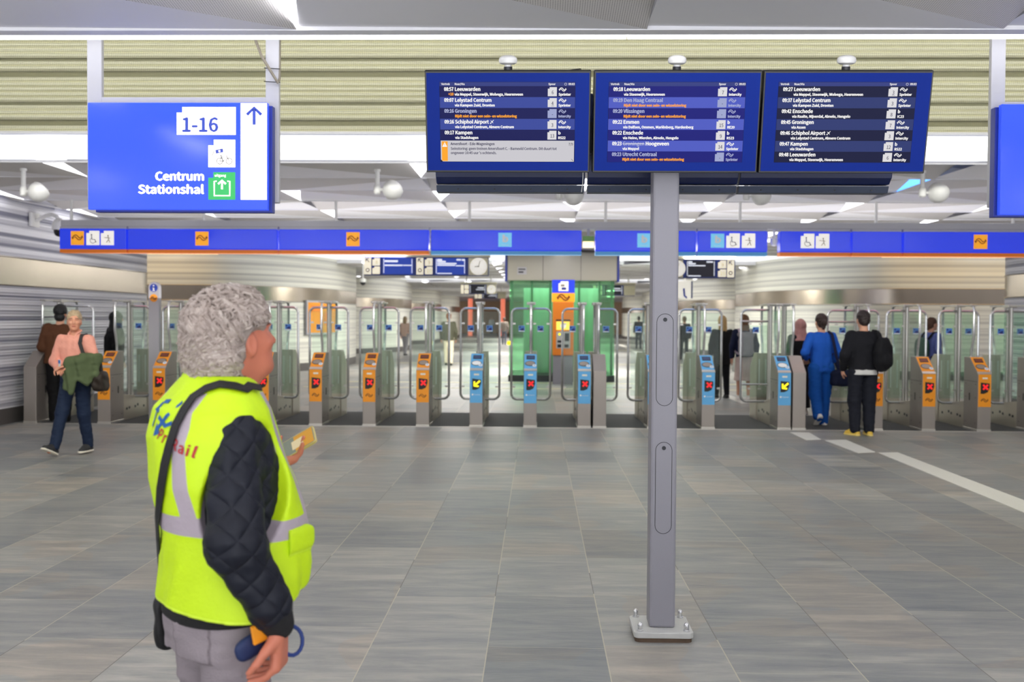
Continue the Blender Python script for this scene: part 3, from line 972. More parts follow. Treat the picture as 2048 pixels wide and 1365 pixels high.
q = MB(); q.box(-1.42, 1.42, -.06, 2.7, 2.625, 3.36); ub = q.build('upper_box', mat('lift_box', (170, 166, 152), .45, .2), lift, smooth=False, bevel=.01)
q = MB(); q.box(-.5, -.49, -.064, -.058, 2.63, 3.36); q.box(.48, .49, -.064, -.058, 2.63, 3.36); q.build('panel_joint', M['dark'], ub, smooth=False)
f = Flat(.003, -.062); f.rect(-1.16, -.92, 2.78, 2.97, M['light_paint'], 1); f.rect(-1.13, -.95, 2.9, 2.93, M['dark'], 2); f.rect(-1.13, -1.0, 2.82, 2.86, M['dark'], 2); f.build('notice', ub)
for s in (-1, 1):
    q = MB(); q.box(s * 1.45 - .03, s * 1.45 + .03, -.08, 2.7, 2.6, 3.37); q.build('blue_edge', M['sign_side'], ub, smooth=False)
q = MB(); q.lathe([(.05, 0), (.06, .05), (.04, .1)], (-1.36, -.1, .95), 12); q.build('call_button', M['yellow_led'], lift)

area_light('lift_lamp', (pc.x, 26.35, 2.58), 2.4, .4, 18, rgb=(.95, 1, .95))
# ticket machine
pm = at(1126, 700, 25.0)
t = empty('ticket_machine', (pm.x, 25.0, 0), 0, 'orange ticket machine with blue top sign and yellow screen in front of the lift', 'ticket machine')
q = MB(); q.box(-.25, .25, 0, .4, 0, .72); q.build('pedestal', M['grey_paint'], t, smooth=False, bevel=.01)
q = MB(); q.box(-.26, .26, -.02, .42, .722, 2.06); bd = q.build('body', M['orange2'], t, smooth=False, bevel=.015)
q = MB(); q.box(-.28, .28, -.02, .42, 2.062, 2.28); hb = q.build('header', M['picto_orange'], t, smooth=False)
f = Flat(.004, -.021); f.railmark(0, 2.17, .3, M['brown_ink'], 1, .035); f.build('rail_sign', hb)
q = MB(); q.box(-.28, .28, -.02, .42, 2.282, 2.61); tb = q.build('top_sign', M['sign_blue'], t, smooth=False)
f = Flat(.004, -.021); f.tagbox(-.12, .12, 2.33, 2.57, .05, .05, M['picto_white'], 1); f.rect(-.05, .07, 2.36, 2.42, M['sign_side'], 2); f.rect(-.07, .03, 2.44, 2.5, M['reader_oval'], 2); f.build('ticket_sign', tb)
M['screen_yellow'] = glow('machine_screen', (255, 214, 90), 1.1, (220, 180, 60))
f = Flat(.004, -.021)
f.rect(-.18, .18, 1.58, 1.62, M['dark'], 1); f.rect(-.17, .16, 1.36, 1.57, M['screen_yellow'], 1); f.disc(0, 1.46, .07, M['picto_white'], 2)
f.rect(-.17, .18, .9, 1.32, M['steel'], 1); f.disc(-.09, 1.25, .03, M['yellow_led'], 2); f.rect(.04, .15, 1.08, 1.28, M['dark'], 2); f.rect(-.14, -.03, 1.04, 1.1, M['dark'], 2); f.rect(-.14, -.02, .92, 1.0, M['black'], 2); f.rect(.03, .14, .92, 1.0, M['black'], 2)
f.build('control_panel', bd)
# ------------------------------------------------------------------ departure screens on their post
M['housing_blue'] = mat('housing_blue', (14, 52, 140), 0.35)
M['bezel_blue'] = mat('bezel_blue', (0, 36, 128), 0.5, spec=.12)
M['housing_navy'] = mat('housing_navy', (12, 26, 70), 0.35)
M['housing_lip'] = mat('housing_lip', (58, 66, 84), 0.45)
def scr(name, rgb, k=.8):
    m = glow(name, rgb, k, (4, 4, 8)); b = m.node_tree.nodes['Principled BSDF']
    b.inputs['Specular IOR Level'].default_value = .15; b.inputs['Roughness'].default_value = .5
    return m
M['d_dark'] = scr('display_navy', (4, 12, 92), .8)
M['d_lite'] = scr('display_blue', (60, 78, 170), .8)
M['d_head'] = scr('display_header', (54, 66, 140), .8)
M['d_dark3'] = scr('display_navy_dim', (6, 14, 62), .8)
M['d_lite3'] = scr('display_blue_dim', (46, 60, 122), .8)
M['d_dark2'] = scr('display_navy_bright', (8, 14, 128), .85)
M['d_lite2'] = scr('display_blue_bright', (82, 96, 206), .85)
M['d_white'] = scr('display_white', (248, 246, 244), 1.0)
M['d_grey'] = scr('display_grey_text', (176, 182, 220), .9)
M['d_orange'] = scr('display_orange', (255, 166, 30), 1.0)
M['d_box'] = scr('display_message', (216, 214, 220), .85)
M['d_tag'] = scr('display_track', (226, 224, 226), .95)
M['d_tagoff'] = scr('display_track_off', (164, 172, 214), .9)
M['d_ink'] = scr('display_ink', (40, 34, 90), .6)
M['d_black'] = scr('display_black', (14, 14, 40), .4)

B = at(1319, 1250, 5.22); PX, PY = ground(1321, 1243).x, 5.22
POST = Vector((at(1321, 1250, PY).x, PY, 0))
stand = empty('departure_display', POST, 0, 'three blue departure screens on a grey square post bolted to the floor', 'departure display')
hw = .067
q = MB(); q.box(-hw, hw, -hw, hw, .052, 2.52); post = q.build('post', M['grey_paint'], stand, smooth=False, bevel=.012)
q = MB(); q.prism_z(rrect(-.152, .152, -.152, .152, .03), .022, .052); q.build('base_plate', mat('base_plate', (190, 190, 186), .4, var=.08, vscale=20), stand, smooth=False, bevel=.004)
q = MB(); q.prism_z(rrect(-.145, .145, -.145, .145, .03), 0, .022); q.build('grout_bed', mat('rusty_bed', (92, 74, 58), .8, var=.3, vscale=40), stand, smooth=False)
for sx in (-1, 1):
    for sy in (-1, 1):
        q = MB(); q.lathe([(.017, .052), (.017, .058), (.0125, .058), (.0125, .075), (.0135, .076), (.0135, .083), (.011, .091), (.006, .096), (.001, .098)], (sx * .118, sy * .118, 0), 12)
        q.build('cap_nut', M['chrome'], stand)
zc = [(at(1325, 628, PY - hw).z, at(1325, 812, PY - hw).z), (at(1325, 885, PY - hw).z, at(1325, 1068, PY - hw).z)]
for zt_, zb_ in zc:
    w = .042
    q = MB()
    P = [(x, z) for x, z in arc(0, zt_ - w, w, 0, 180, 12) + arc(0, zb_ + w, w, 180, 360, 12)]
    q.prism_y(P, -hw - .0012, -hw + .001); cv = q.build('access_cover', M['grey_paint'], stand, smooth=False)
    f = Flat(.0006, -hw - .0012)
    f.stroke(P[:26] + [P[0]], .0028, M['black'], 1)
    f.build('groove', cv)
    q = MB(); q.lathe([(.0105, 0), (.0105, -.003), (.007, -.003), (.007, -.001)], (0, -hw - .001, zt_ - .03), 14, 'y'); q.build('lock', M['dark'], cv)

TILT = R(12.5)
SW, SH = .815, .492


def px2(f, u, v):  # display units: photo pixels -> metres
    return u, v


K = .82 / 334.0    # metres per display unit


def screen(cx, rows, dim, message=None):
    """one screen: housing, blue bezel, lit display; u,v are display units from the display's upper left corner"""
    W, Hh = 272 * K, 157.5 * K
    hs = MB(); hs.prism_x([(0, -SH / 2), (0, SH / 2), (.02, SH / 2 + .005), (.10, SH / 2 + .005), (.10, -SH / 2)], -SW / 2, SW / 2)
    h = hs.build('screen', M['black'], stand, smooth=False, bevel=.003, loc=(cx, SY, SZ), rot=(TILT, 0, 0))
    q = MB(); q.box(-SW / 2 + .008, SW / 2 - .008, -.003, -.0002, -SH / 2 + .010, SH / 2 - .010); q.build('bezel', M['bezel_blue'], h, smooth=False)
    f = Flat(.0005, -.003)
    ox, oz = -W / 2 - .002, Hh / 2
    def X(u): return ox + u * K
    def Z(v): return oz - v * K
    D = {0: ('d_dark', 'd_lite'), 1: ('d_dark2', 'd_lite2'), 2: ('d_dark3', 'd_lite3')}[dim]
    f.rect(X(0), X(272), Z(157.5), Z(0), M['d_black'], 1)
    f.rect(X(.5), X(271.5), Z(8.2), Z(.5), M['d_head'], 2)
    f.text('Vertrek', X(4), Z(6.2), 4.0 * K, M['d_white'], 3, sx=.92, bold=.01)
    f.text('Naar/Via', X(30.5), Z(6.2), 4.0 * K, M['d_white'], 3, sx=.92, bold=.01)
    f.text('Spoor', X(218), Z(6.2), 4.0 * K, M['d_white'], 3, sx=.92, bold=.012)
    f.ring(X(252.5), Z(4.4), 2.2 * K, .5 * K, M['d_white'], 3)
    f.text('09:03', X(258), Z(6.2), 4.0 * K, M['d_white'], 3, sx=.92, bold=.012)
    rh = 21.3
    for i, (tm, dest, via, trk, op, off, late) in enumerate(rows):
        v = 8.2 + i * rh
        f.rect(X(.5), X(271.5), Z(v + rh), Z(v), M[D[i % 2]], 2)
        c = M['d_grey'] if off else M['d_white']
        f.text(tm, X(28), Z(v + 9.3), 7.0 * K, c, 4, 'R', .80, .018)
        if '~' in dest:
            a, b = dest.split('~')
            w = f.text(a, X(30.5), Z(v + 9.3), 7.0 * K, M['d_grey'], 4, 'L', .94, .014)
            f.rect(X(30), X(30.5) + w, Z(v + 6.6), Z(v + 5.9), M['d_white'], 5)
            f.text(b, X(33) + w, Z(v + 9.3), 7.0 * K, c, 4, 'L', .94, .02)
        else:
            w = f.text(dest, X(30.5), Z(v + 9.3), 7.0 * K, c, 4, 'L', .94, .018)
            if 'Airport' in dest:
                xx, zz = X(37) + w, Z(v + 6); k = 3.6 * K
                f.stroke([(xx - k, zz - k), (xx + k, zz + k)], 1.1 * K, M['d_white'], 4)
                f.poly([(xx - .1 * k, zz + .5 * k), (xx + .5 * k, zz - .1 * k), (xx + .8 * k, zz - .9 * k), (xx - 1.0 * k, zz + .8 * k)], M['d_white'], 4)
                f.stroke([(xx - 1.1 * k, zz - .5 * k), (xx - .4 * k, zz - 1.1 * k)], .8 * K, M['d_white'], 4)
        f.text(via, X(30.5), Z(v + 18.4), 5.0 * K, M['d_orange'] if via.startswith('Rijdt') else M['d_white'], 4, 'L', .97, .022)
        if late: f.text(late, X(28), Z(v + 18.2), 5.4 * K, M['d_orange'], 4, 'R', .85, .02)
        f.tagbox(X(217), X(235), Z(v + 19.6), Z(v + 2), 3.5 * K, 3 * K, M['d_tagoff' if off else 'd_tag'], 4)
        w = f.text(trk.strip('_'), X(226.5), Z(v + 15.6), 6.8 * K, M['d_ink'], 5, 'C', .85, .004)
        if '_' in trk: f.rect(X(224), X(229.5), Z(v + 17.6), Z(v + 16.9), M['d_ink'], 5)
        if op.startswith(('R', 'IC')):
            f.text('b', X(238.5), Z(v + 9.3), 6.0 * K, c, 4, 'L', 1.0, .02)
        else:
            f.railmark(X(246.5), Z(v + 6.5), 13.5 * K, c, 4, 1.35 * K)
        f.text(op, X(238.5), Z(v + 18.4), 4.8 * K, c, 4, 'L', .98, .022)
    if message:
        v = 8.2 + 5 * rh
        f.poly([(X(.8), Z(v + .5)), (X(.8), Z(v + 38)), (X(5), Z(v + 42.3)), (X(271), Z(v + 42.3)), (X(271), Z(v + .5))], M['d_box'], 2)
        f.poly([(X(3), Z(v + 2)), (X(3), Z(v + 40)), (X(5.2), Z(v + 41.2)), (X(15), Z(v + 41.2)), (X(15), Z(v + 2))], M['d_orange'], 3)
        f.poly([(X(4), Z(v + 13)), (X(14), Z(v + 13)), (X(9), Z(v + 3.5))], M['d_white'], 4)
        f.rect(X(8.5), X(9.5), Z(v + 9.8), Z(v + 6.5), M['d_orange'], 5); f.rect(X(8.5), X(9.5), Z(v + 11.8), Z(v + 10.7), M['d_orange'], 5)
        f.text(message[0], X(21), Z(v + 9.4), 5.0 * K, M['d_ink'], 4, 'L', .94, .012)
        f.text(message[1], X(21), Z(v + 18.8), 5.0 * K, M['d_ink'], 4, 'L', .93, .010)
        f.text(message[2], X(21), Z(v + 27.3), 5.0 * K, M['d_ink'], 4, 'L', .93, .010)
        f.text('7/9', X(268.5), Z(v + 9.8), 5.0 * K, M['d_black'], 4, 'R', .9, .004)
        f.stroke([(X(266), Z(v + 37)), (X(270), Z(v + 41.5))], .7 * K, M['d_black'], 4)
    f.build('display', h)
    # radio dome on top
    q = MB(); q.lathe([(.017, .0), (.017, .025), (.03, .027), (.043, .034), (.046, .046), (.043, .058), (.034, .066), (.018, .071), (.002, .072)], (0, .055, SH / 2 + .004), 18)
    d = q.build('antenna_dome', M['white_plastic'], h, rot=(0, 0, 0))
    q = MB(); q.lathe([(.021, -.004), (.021, .016)], (0, .055, SH / 2 + .005), 12); q.build('dome_foot', M['dark'], h)
    return h


# the three screens hang in front of the post
c0 = at(1015.5, 243, 4.97) - POST; c1 = at(1352.5, 245, 4.97) - POST; c2 = at(1690, 246, 4.97) - POST
SY, SZ = c1.y, c1.z
MSG = ('Amersfoort - Ede-Wageningen', 'Seinstoring: geen treinen Amersfoort C. - Barnevld Centrum. Dit duurt tot', "ongeveer 10:45 uur 's ochtends.")
NO = 'Rijdt niet door een sein- en wisselstoring'
screen(c0.x, [('08:57', 'Leeuwarden', 'via Meppel, Steenwijk, Wolvega, Heerenveen', '6', 'Sprinter', 0, '+10'),
              ('09:07', 'Lelystad Centrum', 'via Kampen Zuid, Dronten', '4_', 'Sprinter', 0, ''),
              ('09:16', 'Groningen', NO, '-', 'Intercity', 1, ''),
              ('09:16', 'Schiphol Airport', 'via Lelystad Centrum, Almere Centrum', '3', 'Intercity', 0, ''),
              ('09:17', 'Kampen', 'via Stadshagen', '13', 'RS22', 0, '')], 0, MSG)
screen(c1.x, [('09:18', 'Leeuwarden', 'via Steenwijk, Heerenveen', '7', 'Intercity', 0, ''),
              ('09:19', 'Den Haag Centraal', NO, '-', 'Intercity', 1, ''),
              ('09:20', 'Vlissingen', NO, '-', 'Intercity', 1, ''),
              ('09:22', 'Emmen', 'via Dalfsen, Ommen, Mari\u00ebnberg, Hardenberg', '15', 'RE20', 0, ''),
              ('09:22', 'Enschede', 'via Heino, Wierden, Almelo, Hengelo', '9', 'RS23', 0, ''),
              ('09:23', 'Groningen~Hoogeveen', 'via Meppel', '14', 'Sprinter', 0, ''),
              ('09:23', 'Utrecht Centraal', NO, '-', 'Sprinter', 1, '')], 1)
screen(c2.x, [('09:27', 'Leeuwarden', 'via Meppel, Steenwijk, Wolvega, Heerenveen', '3_', 'Sprinter', 0, ''),
              ('09:37', 'Lelystad Centrum', 'via Kampen Zuid, Dronten', '3', 'Sprinter', 0, ''),
              ('09:42', 'Enschede', 'via Raalte, Nijverdal, Almelo, Hengelo', '8', 'IC23', 0, ''),
              ('09:45', 'Groningen', 'via Assen', '7', 'Intercity', 0, ''),
              ('09:46', 'Schiphol Airport', 'via Lelystad Centrum, Almere Centrum', '3', 'Intercity', 0, ''),
              ('09:47', 'Kampen', 'via Stadshagen', '12', 'RS22', 0, ''),
              ('09:48', 'Leeuwarden', 'via Meppel, Steenwijk, Heerenveen', '6', 'Intercity', 0, '')], 2)
# rear-facing twin screens: dark blue backs and undersides seen below the front row
RY = .36
zl = at(1314, 388, PY + RY).z; zlt = at(1314, 375, PY + RY - .04).z
for c in (c0, c1, c2):
    h = MB()
    x0, x1 = c.x - SW / 2, c.x + SW / 2
    h.prism_x([(RY - .11, zl + .075), (RY - .07, zl + .045), (RY - .02, zl + .045), (RY + .01, zl + .05), (RY - .13, zl + .52), (RY - .24, zl + .5)], x0, x1)
    r_ = h.build('rear_screen', M['housing_navy'], stand, smooth=False, bevel=.004)
    q = MB(); q.prism_x([(RY - .055, zl), (RY + .02, zl), (RY + .02, zl + .044), (RY - .075, zl + .036)], x0, x1 - .003); q.build('lower_lip', M['housing_lip'], r_, smooth=False, bevel=.003)
    q = MB()
    for k in range(4): q.lathe([(.004, 0), (.004, -.004)], (x0 + .12 + k * .2, RY - .066, zl + .014), 8, 'y')
    q.build('small_fittings', M['black'], r_, smooth=False)
q = MB(); q.box(c0.x - .3, c2.x + .3, .05, .13, SZ - .1, SZ + .06); q.box(-.1, .1, -.15, .28, SZ - .04, SZ + .1); q.build('carrier_beam', M['dark'], stand, smooth=False)
p = c0
q = MB(); q.tube([(p.x + .17, p.y + .02, SZ + .245), (p.x + .22, p.y, SZ + .252), (p.x + .27, p.y, SZ + .25), (p.x + .32, p.y, SZ + .258), (p.x + .358, p.y, SZ + .262), (p.x + .366, p.y, SZ + .254), (p.x + .352, p.y, SZ + .248)], .0028, 6)
q.build('loose_cable', M['black'], stand)
a0 = at(1166, 345, PY + .2) - POST; a1 = at(1163, 384, PY + RY - .06) - POST
q = MB(); q.tube([a0, (a0 + a1) / 2 + Vector((.003, 0, 0)), a1], .0025, 6); q.build('cable', M['white_plastic'], stand)

# ------------------------------------------------------------------ hanging direction sign
YS = 6.46
M['dir_blue'] = glow('direction_blue', (52, 84, 226), .62, (44, 74, 214))
M['dir_blue'].node_tree.nodes['Principled BSDF'].inputs['Roughness'].default_value = .12
M['dir_white'] = glow('direction_white', (255, 248, 242), .85, (240, 236, 232))
M['dir_green'] = glow('direction_green', (44, 170, 88), .6, (40, 160, 84))
M['dir_ink'] = mat('direction_ink', (52, 78, 190), .4)
zt_, zb_ = at(360, 205, YS).z, at(360, 420, YS).z
x0, x1 = at(175.5, 300, YS).x, at(535, 300, YS).x
cx = (x0 + x1) / 2
sg = empty('direction_sign', (cx, YS, zb_), 0, 'big blue lit sign with white arrow panel and Centrum Stationshal, hanging at upper left', 'sign')
W, H = x1 - x0, zt_ - zb_
k = W / 359.5
q = MB(); q.box(-W / 2, W / 2, 0, .045, 0, H); bx = q.build('light_box', [M['dir_blue']], sg, smooth=False, bevel=.004)
q = MB(); q.box(-W / 2 + .03, W / 2 + .02, .046, .11, -.012, H - .012); q.build('back_box', M['sign_side'], sg, smooth=False, bevel=.003)
q = MB()
xf0, xf1 = at(172, 250, YS + .1).x - cx, at(529.5, 250, YS + .1).x - cx
for xa, wd in ((xf0, .098), (xf1, .090)):
    q.box(xa, xa + wd, .115, .155, .06, 1.98 + (HC + 1.2 - 3.4) - zb_ + .6)
zbar = at(360, 193, YS + .1).z - zb_
q.box(xf0 + .09, xf1 + .01, .118, .152, zbar - .06, zbar)
q.build('frame', M['light_paint'], sg, smooth=False, bevel=.005)
f = Flat(.0012)
def sx_(px): return -W / 2 + (px - 175.5) * k
def sz_(py): return H - (py - 205) * k
f.rect(sx_(481.5), sx_(534), sz_(397), sz_(206.5), M['dir_white'], 1)
f.arrow(sx_(508.5), sz_(232), 34 * k, 90, 6 * k, M['dir_ink'], 2)
f.tagbox(sx_(354), sx_(472), sz_(269), sz_(214), 11 * k, 11 * k, M['dir_white'], 1)
f.text('1-16', sx_(363), sz_(262.5), 27 * k, M['dir_ink'], 2, 'L', .8, .012, width=73 * k)
f.text('spoor', sx_(367), sz_(222.5), 5 * k, M['reader_oval'], 2, 'L', .9)
f.tagbox(sx_(417), sx_(471), sz_(333), sz_(278.5), 11 * k, 11 * k, M['dir_white'], 1)
f.text('fietsverhuur', sx_(430), sz_(286.5), 4.6 * k, M['reader_oval'], 2, 'L', .9, width=36 * k)
for wx in (440, 458.5): f.ring(sx_(wx), sz_(320.5), 6 * k, 1.0 * k, M['dark'], 2)
f.stroke([(sx_(440), sz_(320.5)), (sx_(443), sz_(313)), (sx_(454), sz_(313)), (sx_(447), sz_(321)), (sx_(440), sz_(320.5))], 1.0 * k, M['dark'], 2)
f.stroke([(sx_(447), sz_(321)), (sx_(442.5), sz_(310)), (sx_(440.5), sz_(310)), (sx_(444.5), sz_(310))], 1.0 * k, M['dark'], 2)
f.stroke([(sx_(458.5), sz_(320.5)), (sx_(453), sz_(309)), (sx_(456), sz_(307))], 1.0 * k, M['dark'], 2)
f.poly([(sx_(431.5), sz_(299)), (sx_(446), sz_(296)), (sx_(447), sz_(303)), (sx_(432.5), sz_(306))], M['dir_ink'], 2)
f.disc(sx_(439.5), sz_(301), 2.2 * k, M['dir_white'], 3, 12)
f.stroke([(sx_(429), sz_(300)), (sx_(427), sz_(305)), (sx_(424), sz_(311))], .9 * k, M['dark'], 2)
f.tagbox(sx_(417), sx_(471), sz_(397), sz_(342.5), 10 * k, 11 * k, M['dir_green'], 1)
f.text('uitgang', sx_(429.5), sz_(351.5), 5 * k, M['dir_white'], 2, 'L', .9, .008, width=23 * k)
f.stroke([(sx_(434), sz_(360.5)), (sx_(429), sz_(360.5)), (sx_(429), sz_(389)), (sx_(460), sz_(389)), (sx_(460), sz_(360.5)), (sx_(455), sz_(360.5))], 3.2 * k, M['dir_white'], 2)
f.arrow(sx_(444.5), sz_(367.5), 18 * k, 90, 4 * k, M['dir_white'], 2)
f.text('Centrum', sx_(407.5), sz_(359), 16.5 * k, M['dir_white'], 2, 'R', .84, .022, width=97 * k)
f.text('Stationshal', sx_(407.5), sz_(385), 16.5 * k, M['dir_white'], 2, 'R', .84, .022, width=131 * k)
f.build('lettering', bx)
pts = [at(511, 80, YS + .08), at(523, 112, YS + .07), at(540, 140, YS + .06), at(556, 166, YS + .07), at(559, 158, YS + .12), at(559, 80, YS + .14)]
pts = [p - Vector((cx, YS, zb_)) for p in pts]
q = MB(); q.tube(pts, .009, 8); q.build('cable', mat('cable_grey', (120, 112, 98), .5), sg)
for py in (136, 163):
    a = at(528, py, YS + .1) - Vector((cx, YS, zb_)); b = at(560, py + 2, YS + .1) - Vector((cx, YS, zb_))
    q = MB(); q.tube([a, b], .003, 6); q.build('cable_tie', M['black'], sg)

# second hanging sign, cut by the right edge
x0 = at(2002, 300, YS).x; zt_, zb_ = at(2020, 208, YS).z, at(2020, 430, YS).z
sg = empty('direction_sign', (x0 + .57, YS, zb_), 0, 'blue lit hanging sign cut off by the right edge of the photo', 'sign')
q = MB(); q.box(-.57, .6, 0, .045, 0, zt_ - zb_); q.build('light_box', [M['dir_blue']], sg, smooth=False, bevel=.004)
q = MB(); q.box(-.59, .6, .046, .11, -.01, zt_ - zb_ - .01); q.build('back_box', M['sign_side'], sg, smooth=False, bevel=.003)
xf = at(1983, 250, YS + .1).x - x0 - .57
q = MB(); q.box(xf, xf + .092, .115, .155, .06, HC + 1.2 - zb_ - .1); q.box(xf + .09, .6, .118, .152, zt_ - zb_ - .02, zt_ - zb_ + .04); q.build('frame', M['light_paint'], sg, smooth=False, bevel=.005)

# ------------------------------------------------------------------ ball spotlights under the far ceiling edge
for px, py, Y, lab in ((75, 384, 11.9, 'round white spotlight on a rod at the far left, beside the hanging sign'), (783, 380, 11.9, 'round white spotlight on a rod between the hanging sign and the departure screens'),
                       (1145, 392, 12.4, 'round white spotlight on a rod half hidden under the departure screens'), (1520, 392, 12.6, 'round white spotlight on a rod peeping out below the rear screens, right of the post'), (1874, 386, 11.9, 'round white spotlight on a rod right of the departure screens')):
    c = at(px, py, Y)
    t = empty('ball_spotlight', (c.x - .17, c.y, HC - .01), 0, lab, 'spotlight', 'ball spotlights under the ceiling')
    dz = c.z - HC + .01
    q = MB(); q.tube([(0, 0, 0), (0, 0, dz + .05)], .028, 10); q.lathe([(.04, -.01), (.04, .02)], (0, 0, 0), 12); q.build('rod', M['white_plastic'], t)
    q = MB(); q.lathe([(.03, .06), (.042, .04), (.042, -.04), (.03, -.055)], (0, 0, dz), 12); q.tube([(.03, 0, dz), (.09, 0, dz)], .02, 8); q.build('joint', M['white_plastic'], t)
    prof = [(.005, -.125), (.06, -.11), (.10, -.07), (.122, -.02), (.122, .02), (.116, .024), (.116, .05), (.09, .075), (.03, .08)]
    q = MB(); q.lathe(prof, (0, 0, 0), 22); q.build('lamp_head', M['white_plastic'], t, loc=(.185, 0, dz), rot=(R(-25), R(38), 0))
# ------------------------------------------------------------------ cameras
c = at(50, 440, 15.65)
t = empty('dome_camera', (-7.99, c.y, c.z), 0, 'white dome camera on a curved arm fixed to the left striped wall', 'security camera')
s_ = 2 / 3
q = MB(); q.box(0, .05, -.13, .13, -.11, .11); q.build('wall_plate', M['white_plastic'], t, smooth=False, bevel=.01)
q = MB(); q.tube([(.05, 0, -.02), (.12, 0, .02), (.22, 0, .07), (.32, -.02, .08), (.40, -.03, .05), (.44, -.03, -.02)], .03, 10); q.build('arm', M['white_plastic'], t)
q = MB(); q.lathe([(.03, .05), (.07, .03), (.105, -.03), (.112, -.09), (.112, -.13), (.09, -.13)], (.44, -.03, -.03), 18); q.build('housing', M['white_plastic'], t)
q = MB(); q.lathe([(.088, -.13), (.085, -.17), (.065, -.215), (.03, -.235), (.002, -.24)], (.44, -.03, -.03), 18); q.build('dome', mat('smoked_dome', (24, 24, 26), .1), t)
for px, py, Y, lab in ((1548, 486, 15.1, 'round white camera in the gap between two blue gate signs on the right'), (726, 565, 33, 'small dark dome camera by the warm light over the second left wall'), (886, 560, 11.0 + 20, 'small camera under the passage ceiling left of the lift')):
    if Y == 31: continue
    c = at(px, py, Y)
    t = empty('dome_camera', (c.x, c.y, c.z), 0, lab, 'security camera')
    k = .55 if Y < 20 else 1.0
    q = MB(); q.lathe([(.1 * k, .12 * k), (.11 * k, .04 * k), (.1 * k, .0)], (0, 0, 0), 16); q.tube([(0, 0, .1 * k), (0, 0, (3.0 if Y < 20 else HC + .02) - c.z)], .02, 8); q.build('housing', M['white_plastic'], t)
    q = MB(); q.lathe([(.095 * k, 0), (.08 * k, -.06 * k), (.04 * k, -.09 * k), (.003, -.1 * k)], (0, 0, 0), 16); q.build('dome', M['white_plastic'] if Y < 20 else M['dark'], t)

# ------------------------------------------------------------------ platform boards in the passage
M['board_cream'] = mat('board_cream', (214, 208, 180), .5)
M['board_white'] = glow('board_white', (246, 236, 206), .6, (236, 228, 206))
M['board_blue'] = mat('board_blue', (14, 44, 128), .4)
M['board_lcd'] = glow('board_lcd', (24, 62, 168), .8, (20, 30, 80))
M['board_lcd_dark'] = glow('board_lcd_dark', (18, 14, 34), .5, (10, 10, 16))
M['board_ink'] = glow('board_ink', (220, 226, 244), .8)


def clock(t, x, z, r, y=0.0):
    q = MB(); q.lathe([(r * 1.06, 0), (r * 1.06, -.02), (r, -.03)], (x, y, z), 28, 'y'); cl = q.build('clock', M['picto_white'], t)
    f = Flat(.003, y - .031)
    f.disc(x, z, r * .97, M['picto_white'], 1, 32)
    for k in range(12):
        a = R(30 * k); f.stroke([(x + math.cos(a) * r * .78, z + math.sin(a) * r * .78), (x + math.cos(a) * r * .92, z + math.sin(a) * r * .92)], r * .06, M['dark'], 2)
    f.stroke([(x + r * .12, z), (x - r * .5, z - r * .03)], r * .09, M['black'], 3)   # nine o'clock
    f.stroke([(x - r * .04, z - r * .1), (x + r * .23, z + r * .74)], r * .07, M['black'], 3)
    f.build('dial', cl)


